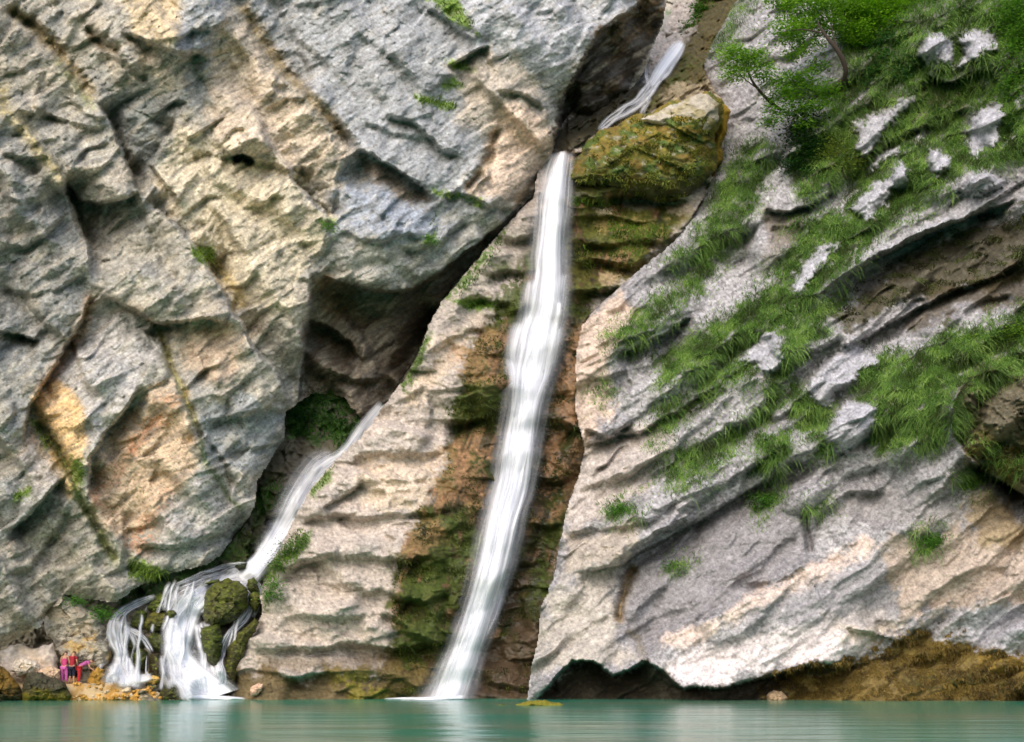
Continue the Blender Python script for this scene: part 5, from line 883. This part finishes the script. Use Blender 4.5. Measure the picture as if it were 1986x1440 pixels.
def limbs(name, lines, parent):
    """tapering trunk and branches; lines = [(x, y, distance, radius m), ...]"""
    V, Q = [], []
    for ln_ in lines:
        P = np.array([(*wp(x_, y_, d_), r_) for x_, y_, d_, r_ in ln_]); m = 4 * (len(P) - 1) + 1; t = np.linspace(0, len(P) - 1, m); Pi = np.stack([smooth1(np.interp(t, np.arange(len(P)), P[:, k]), 2 if m > 6 else 0) for k in range(4)], 1)
        b0 = len(V) * 8
        for k in range(m):
            a = np.linspace(0, 2 * np.pi, 8, endpoint=False); T = Pi[min(k + 1, m - 1), :3] - Pi[max(k - 1, 0), :3]; T /= np.linalg.norm(T) + 1e-9; u = np.cross(T, [0, 1, 0]); u /= np.linalg.norm(u) + 1e-9; v = np.cross(T, u)
            V.append(Pi[k, :3] + (np.cos(a)[:, None] * u + np.sin(a)[:, None] * v) * Pi[k, 3])
        for k in range(m - 1):
            for a in range(8): Q.append((b0 + k * 8 + a, b0 + k * 8 + (a + 1) % 8, b0 + (k + 1) * 8 + (a + 1) % 8, b0 + (k + 1) * 8 + a))
    return mesh_np(name, np.concatenate(V), Q, BARK, parent)
def plant(name, cat, label, blobs, lines, size, cols, dens=1., flat=.35, group=None):
    l = lines[0][0]; root = empty(name, wp(l[0], l[1], l[2]), label, cat, group); kids = [limbs("trunk" if name == "tree" else "stem", lines, None), crown("crown" if name == "tree" else "foliage", blobs, size, cols, None, dens, flat)]
    adopt(root, *kids); return root
def dist_any(x, y, A): return A(x, y) if callable(A) else DIST0(x, y, A)
dist = dist_any
x, y = scatter(26000, 1104, 1404, 186, 394, lambda x, y: ss(-.12, .18, fbm(x / 26, y / 20, 3, 710) + .0) * (x + y > 1380))
blades("moss", x, y, o_look["large round boulder covered in golden and green moss beside the lip of the main fall"], .16, .06, ((84,92,38), (128,130,52), (160,166,84)), "shaggy green and golden moss tufts on the large round boulder", .5)
xs_, ys_ = [], []
x, y = scatter(60000, 760, 1240, 400, 1340, lambda x, y: (grid_at(W2, x, y) > .3) * ss(.0, .22, fbm(x / 55, y / 40, 4, 711)) * .9)
blades("moss", x, y, D2, .16, .06, ((42,54,20), (66,80,28), (98,104,38)), "dark wet moss clinging to the gully walls around the main fall", .7)
x, y = scatter(60000, 1500, 2010, 1200, 1360, lambda x, y: (grid_at(C3[..., 0], x, y) < .2) * ss(-.2, .1, fbm(x / 30, y / 20, 4, 712)))
blades("moss", x, y, D3, .10, .07, ((70,58,30), (110,92,44), (140,118,60)), "brown shaggy moss and roots along the undercut waterline", 1.4)
x, y = scatter(50000, 1560, 2010, 380, 640, lambda x, y: inpoly([(1600,600),(1700,530),(1860,430),(2010,380),(2010,540),(1900,560),(1760,590),(1640,640)])(x, y) * ss(.0, .2, fbm(x / 40, y / 16, 3, 713)) * .8)
blades("grass", x, y, D3, .22, .05, ((50,52,30), (84,88,50), (112,124,74)), "sparse olive tufts under the dark diagonal overhang", .8)
BR, MID, DRK = ((84,128,36), (156,196,70)), ((56,96,36), (106,148,56)), ((40,68,34), (76,112,54))
dd = 70.5
plant("tree", "tree", "small tree with a dark curved trunk and layered bright green crown on the grassy slope", [(1570,22,66,26,dd),(1532,60,44,17,dd-.5),(1590,56,46,14,dd+.4),(1566,90,34,9,dd+.5),(1622,8,56,22,dd+.4),(1530,-14,40,26,dd),(1546,106,26,8,dd),(1660,60,20,20,dd+.6)],
      [[(1626,176,70.4,.13),(1641,150,69.2,.15),(1640,128,68.8,.15),(1628,102,68.6,.14),(1612,82,68.6,.12),(1596,64,68.8,.08),(1584,40,69,.04)], [(1628,102,68.6,.06),(1616,76,68.7,.04),(1612,40,69,.02)], [(1598,66,68.8,.06),(1560,56,69,.04),(1530,60,69.3,.015)], [(1640,0,71,.05),(1636,30,71,.05),(1646,60,71.2,.04)]], .17, BR)
plant("tree", "tree", "leaning little tree with a thin dark trunk reaching over the mossy boulder", [(1432,118,36,20,dd-1),(1462,112,32,14,dd-1),(1424,146,26,12,dd-1),(1478,140,26,12,dd-1),(1418,98,16,10,dd-1),(1500,158,26,10,dd-.7)],
      [[(1514,214,71.2,.10),(1492,197,70.6,.10),(1468,172,70,.08),(1454,150,69.6,.06),(1446,126,69.5,.03)], [(1468,172,70,.04),(1440,150,69.6,.02),(1424,140,69.5,.01)], [(1454,150,69.6,.03),(1474,130,69.6,.02),(1490,120,69.6,.01)]], .16, BR)
plant("tree", "tree", "drooping tree with light leafy sprays between the two dark trunks", [(1546,156,46,16,dd-.6),(1590,128,26,9,dd+.2),(1522,182,36,14,dd-.8),(1580,180,46,14,dd-.6),(1530,212,36,12,dd-.9),(1500,236,22,10,dd-1),(1570,212,36,12,dd-.6),(1560,240,20,8,dd-.8)],
      [[(1641,150,71.3,.10),(1618,166,70.8,.09),(1590,184,70.3,.07),(1560,204,70,.05),(1530,222,69.6,.02)], [(1544,218,69.8,.03),(1530,250,69.6,.02),(1514,280,69.6,.01)], [(1590,184,70.3,.04),(1560,168,70,.02),(1530,170,69.8,.01)]], .16, ((64,106,28), (126,172,52)))
plant("tree", "tree", "brightest yellow green tree crown at the top edge beside the curved trunk", [(1672,28,56,26,72),(1704,52,46,18,71.8),(1654,66,36,14,71.6),(1742,22,46,20,72.4),(1690,0,50,20,72),(1680,84,24,10,71.6)],
      [[(1766,120,72.6,.12),(1752,80,72.5,.10),(1738,40,72.4,.07),(1730,0,72.4,.05)], [(1740,46,72.4,.05),(1700,44,72.1,.03),(1664,48,72,.015)]], .17, ((76,124,24), (142,190,46)))
plant("tree", "tree", "dark shady tree filling the top corner above the white outcrops", [(1800,6,60,18,73),(1860,-4,60,20,73),(1920,4,50,22,72),(1960,20,30,26,71),(1780,-24,60,20,73),(1880,30,40,12,72)],
      [[(1840,70,71.5,.12),(1850,40,72,.1),(1856,0,72.4,.07)], [(1850,40,72,.06),(1800,14,72.6,.04),(1780,4,72.8,.02)]], .18, DRK)
plant("shrub", "shrub", "broad leaved dark shrub growing on the slope just right of the curved trunk", [(1710,110,36,26,71.4),(1740,132,46,20,70.8),(1764,160,40,14,70.4),(1706,150,26,18,71),(1790,140,30,20,70),(1740,90,50,20,71.4)], [[(1716,190,71,.06),(1712,150,70.9,.05),(1704,118,71,.02)], [(1712,150,70.9,.04),(1740,132,70.6,.03),(1764,126,70.4,.01)]], .24, ((34,72,34), (82,124,70)), .7, .2)
plant("shrub", "shrub", "dense dark hanging shrub in the hollow below the drooping tree", [(1562,246,30,26,70.6),(1552,284,28,28,70.4),(1580,300,22,30,70.2),(1540,320,20,20,70.2),(1570,340,18,20,70),(1600,260,20,20,70.6)], [[(1590,230,71.2,.06),(1570,260,70.6,.05),(1556,300,70.2,.02)]], .16, ((26,54,24), (52,92,38)), 1.1, .1)
plant("shrub", "shrub", "loose yellowish shrub with small leaves in the hollow above the grass band", [(1624,282,26,26,69.6),(1640,320,30,22,69.2),(1612,310,20,20,69.4),(1660,300,20,14,69.2)], [[(1640,352,69.2,.04),(1632,320,69.2,.03),(1622,284,69.4,.01)]], .13, ((82,98,40), (142,158,72)), .55, .2)
plant("shrub", "shrub", "curtain of light green foliage hanging down the frame edge by a dark stem", [(1966,40,24,50,66.5),(1974,110,20,50,66),(1960,170,16,30,65.6),(1990,60,24,60,66.5),(1976,220,14,40,65.6),(2010,120,24,80,66)], [[(1990,250,66,.08),(1982,200,66,.07),(1976,130,66.2,.05),(1970,40,66.6,.03)]], .15, ((62,106,36), (118,162,64)), .9, 0)
plant("shrub", "shrub", "round dark bush at the frame edge above the bright grass", [(1968,250,24,22,65),(1990,262,24,24,65),(1956,270,14,12,65)], [[(1974,290,65.4,.05),(1972,262,65.2,.03),(1968,240,65,.01)]], .15, DRK, 1.1, 0)
plant("shrub", "shrub", "leafy yellow green shrub trailing over the brown rock hump", [(1862,706,36,14,60.6),(1900,684,32,14,60.2),(1936,664,36,14,59.8),(1974,644,30,16,59.6),(1836,728,22,12,60.6),(1850,752,18,12,60.4),(1880,660,24,10,60.4)], [[(1880,740,60.4,.04),(1890,700,60.4,.03),(1930,668,60,.015)], [(1886,716,60.4,.03),(1850,716,60.6,.02),(1836,730,60.6,.01)]], .14, ((70,112,34), (142,174,64)), .8, .2)
plant("shrub", "shrub", "feathery bushes filling the cleft beside the highest white chute", [(1362,20,18,16,92),(1342,56,14,16,90),(1376,-8,22,14,94),(1352,38,12,12,91)], [[(1340,84,90.5,.08),(1346,56,90.4,.06),(1362,20,92,.03)]], .2, MID, 1.2, .1)
plant("shrub", "shrub", "dark mossy bush clinging under the arch next to the narrow stream", [(592,808,30,22,70),(566,800,20,18,69.6),(620,770,22,12,70.2),(584,836,18,12,69.4)], [[(590,850,70.4,.05),(592,820,70.1,.03),(596,790,70,.01)]], .12, ((28,62,24), (58,108,40)), .9, .1)
plant("shrub", "shrub", "small leafy bush hanging on the pale buttress over the cascade", [(552,1072,22,20,61.8),(536,1098,14,12,61.6),(570,1052,18,14,62)], [[(560,1100,62.4,.04),(554,1080,62,.03),(550,1060,61.8,.01)]], .11, ((52,84,34), (96,134,54)), .8, .1)
for P, A, r_, lab in (((1486,974), D3, 18, "small green plant hanging in a crack under the long grassy ledge"), ((1802,1046), D3, 14, "lone little green plant on the pale rock low on the slope"), ((1878,938), D3, 12, "leafy sprig in the shadow under the brown rock hump"), ((1202,988), D3, 16, "little plant on the beige ledge close to the wet gully"), ((1300,1096), D3, 7, "tiny plant on the grey slab above the dark seam"),
        ((637,438), D1, 9, "tiny plant at the foot of the dark crack between tan and blue rock"), ((836,465), D1, 9, "tiny dark fern on the lower lip of the blue grey rock"), ((524,1152), D2, 13, "bright fern beside the cascade at the foot of the buttress"), ((530,1132), D2, 10, "second bright fern right above the first one beside the cascade"), ((198,1188), D1, 15, "leafy plant on the crest of the big grey boulder"), ((145,1166), D1, 12, "green tuft at the back of the big grey boulder"), ((606,1115), D2, 0, "")):
    if not r_: continue
    d = float(np.nan_to_num(dist(*P, A), nan=62)) - .5
    if "boulder" in lab: d = 59.6
    plant("plant", "plant", lab, [(P[0], P[1], r_, r_ * .6, d), (P[0] + r_ * .3, P[1] + r_ * .4, r_ * .7, r_ * .4, d - .1)], [[(P[0], P[1] + r_ * .4, d + .5, .02), (P[0], P[1], d + .2, .015), (P[0] + 1, P[1] - r_ * .4, d, .008)]], .11, ((52,102,32), (104,158,56)), 1.8, .2)
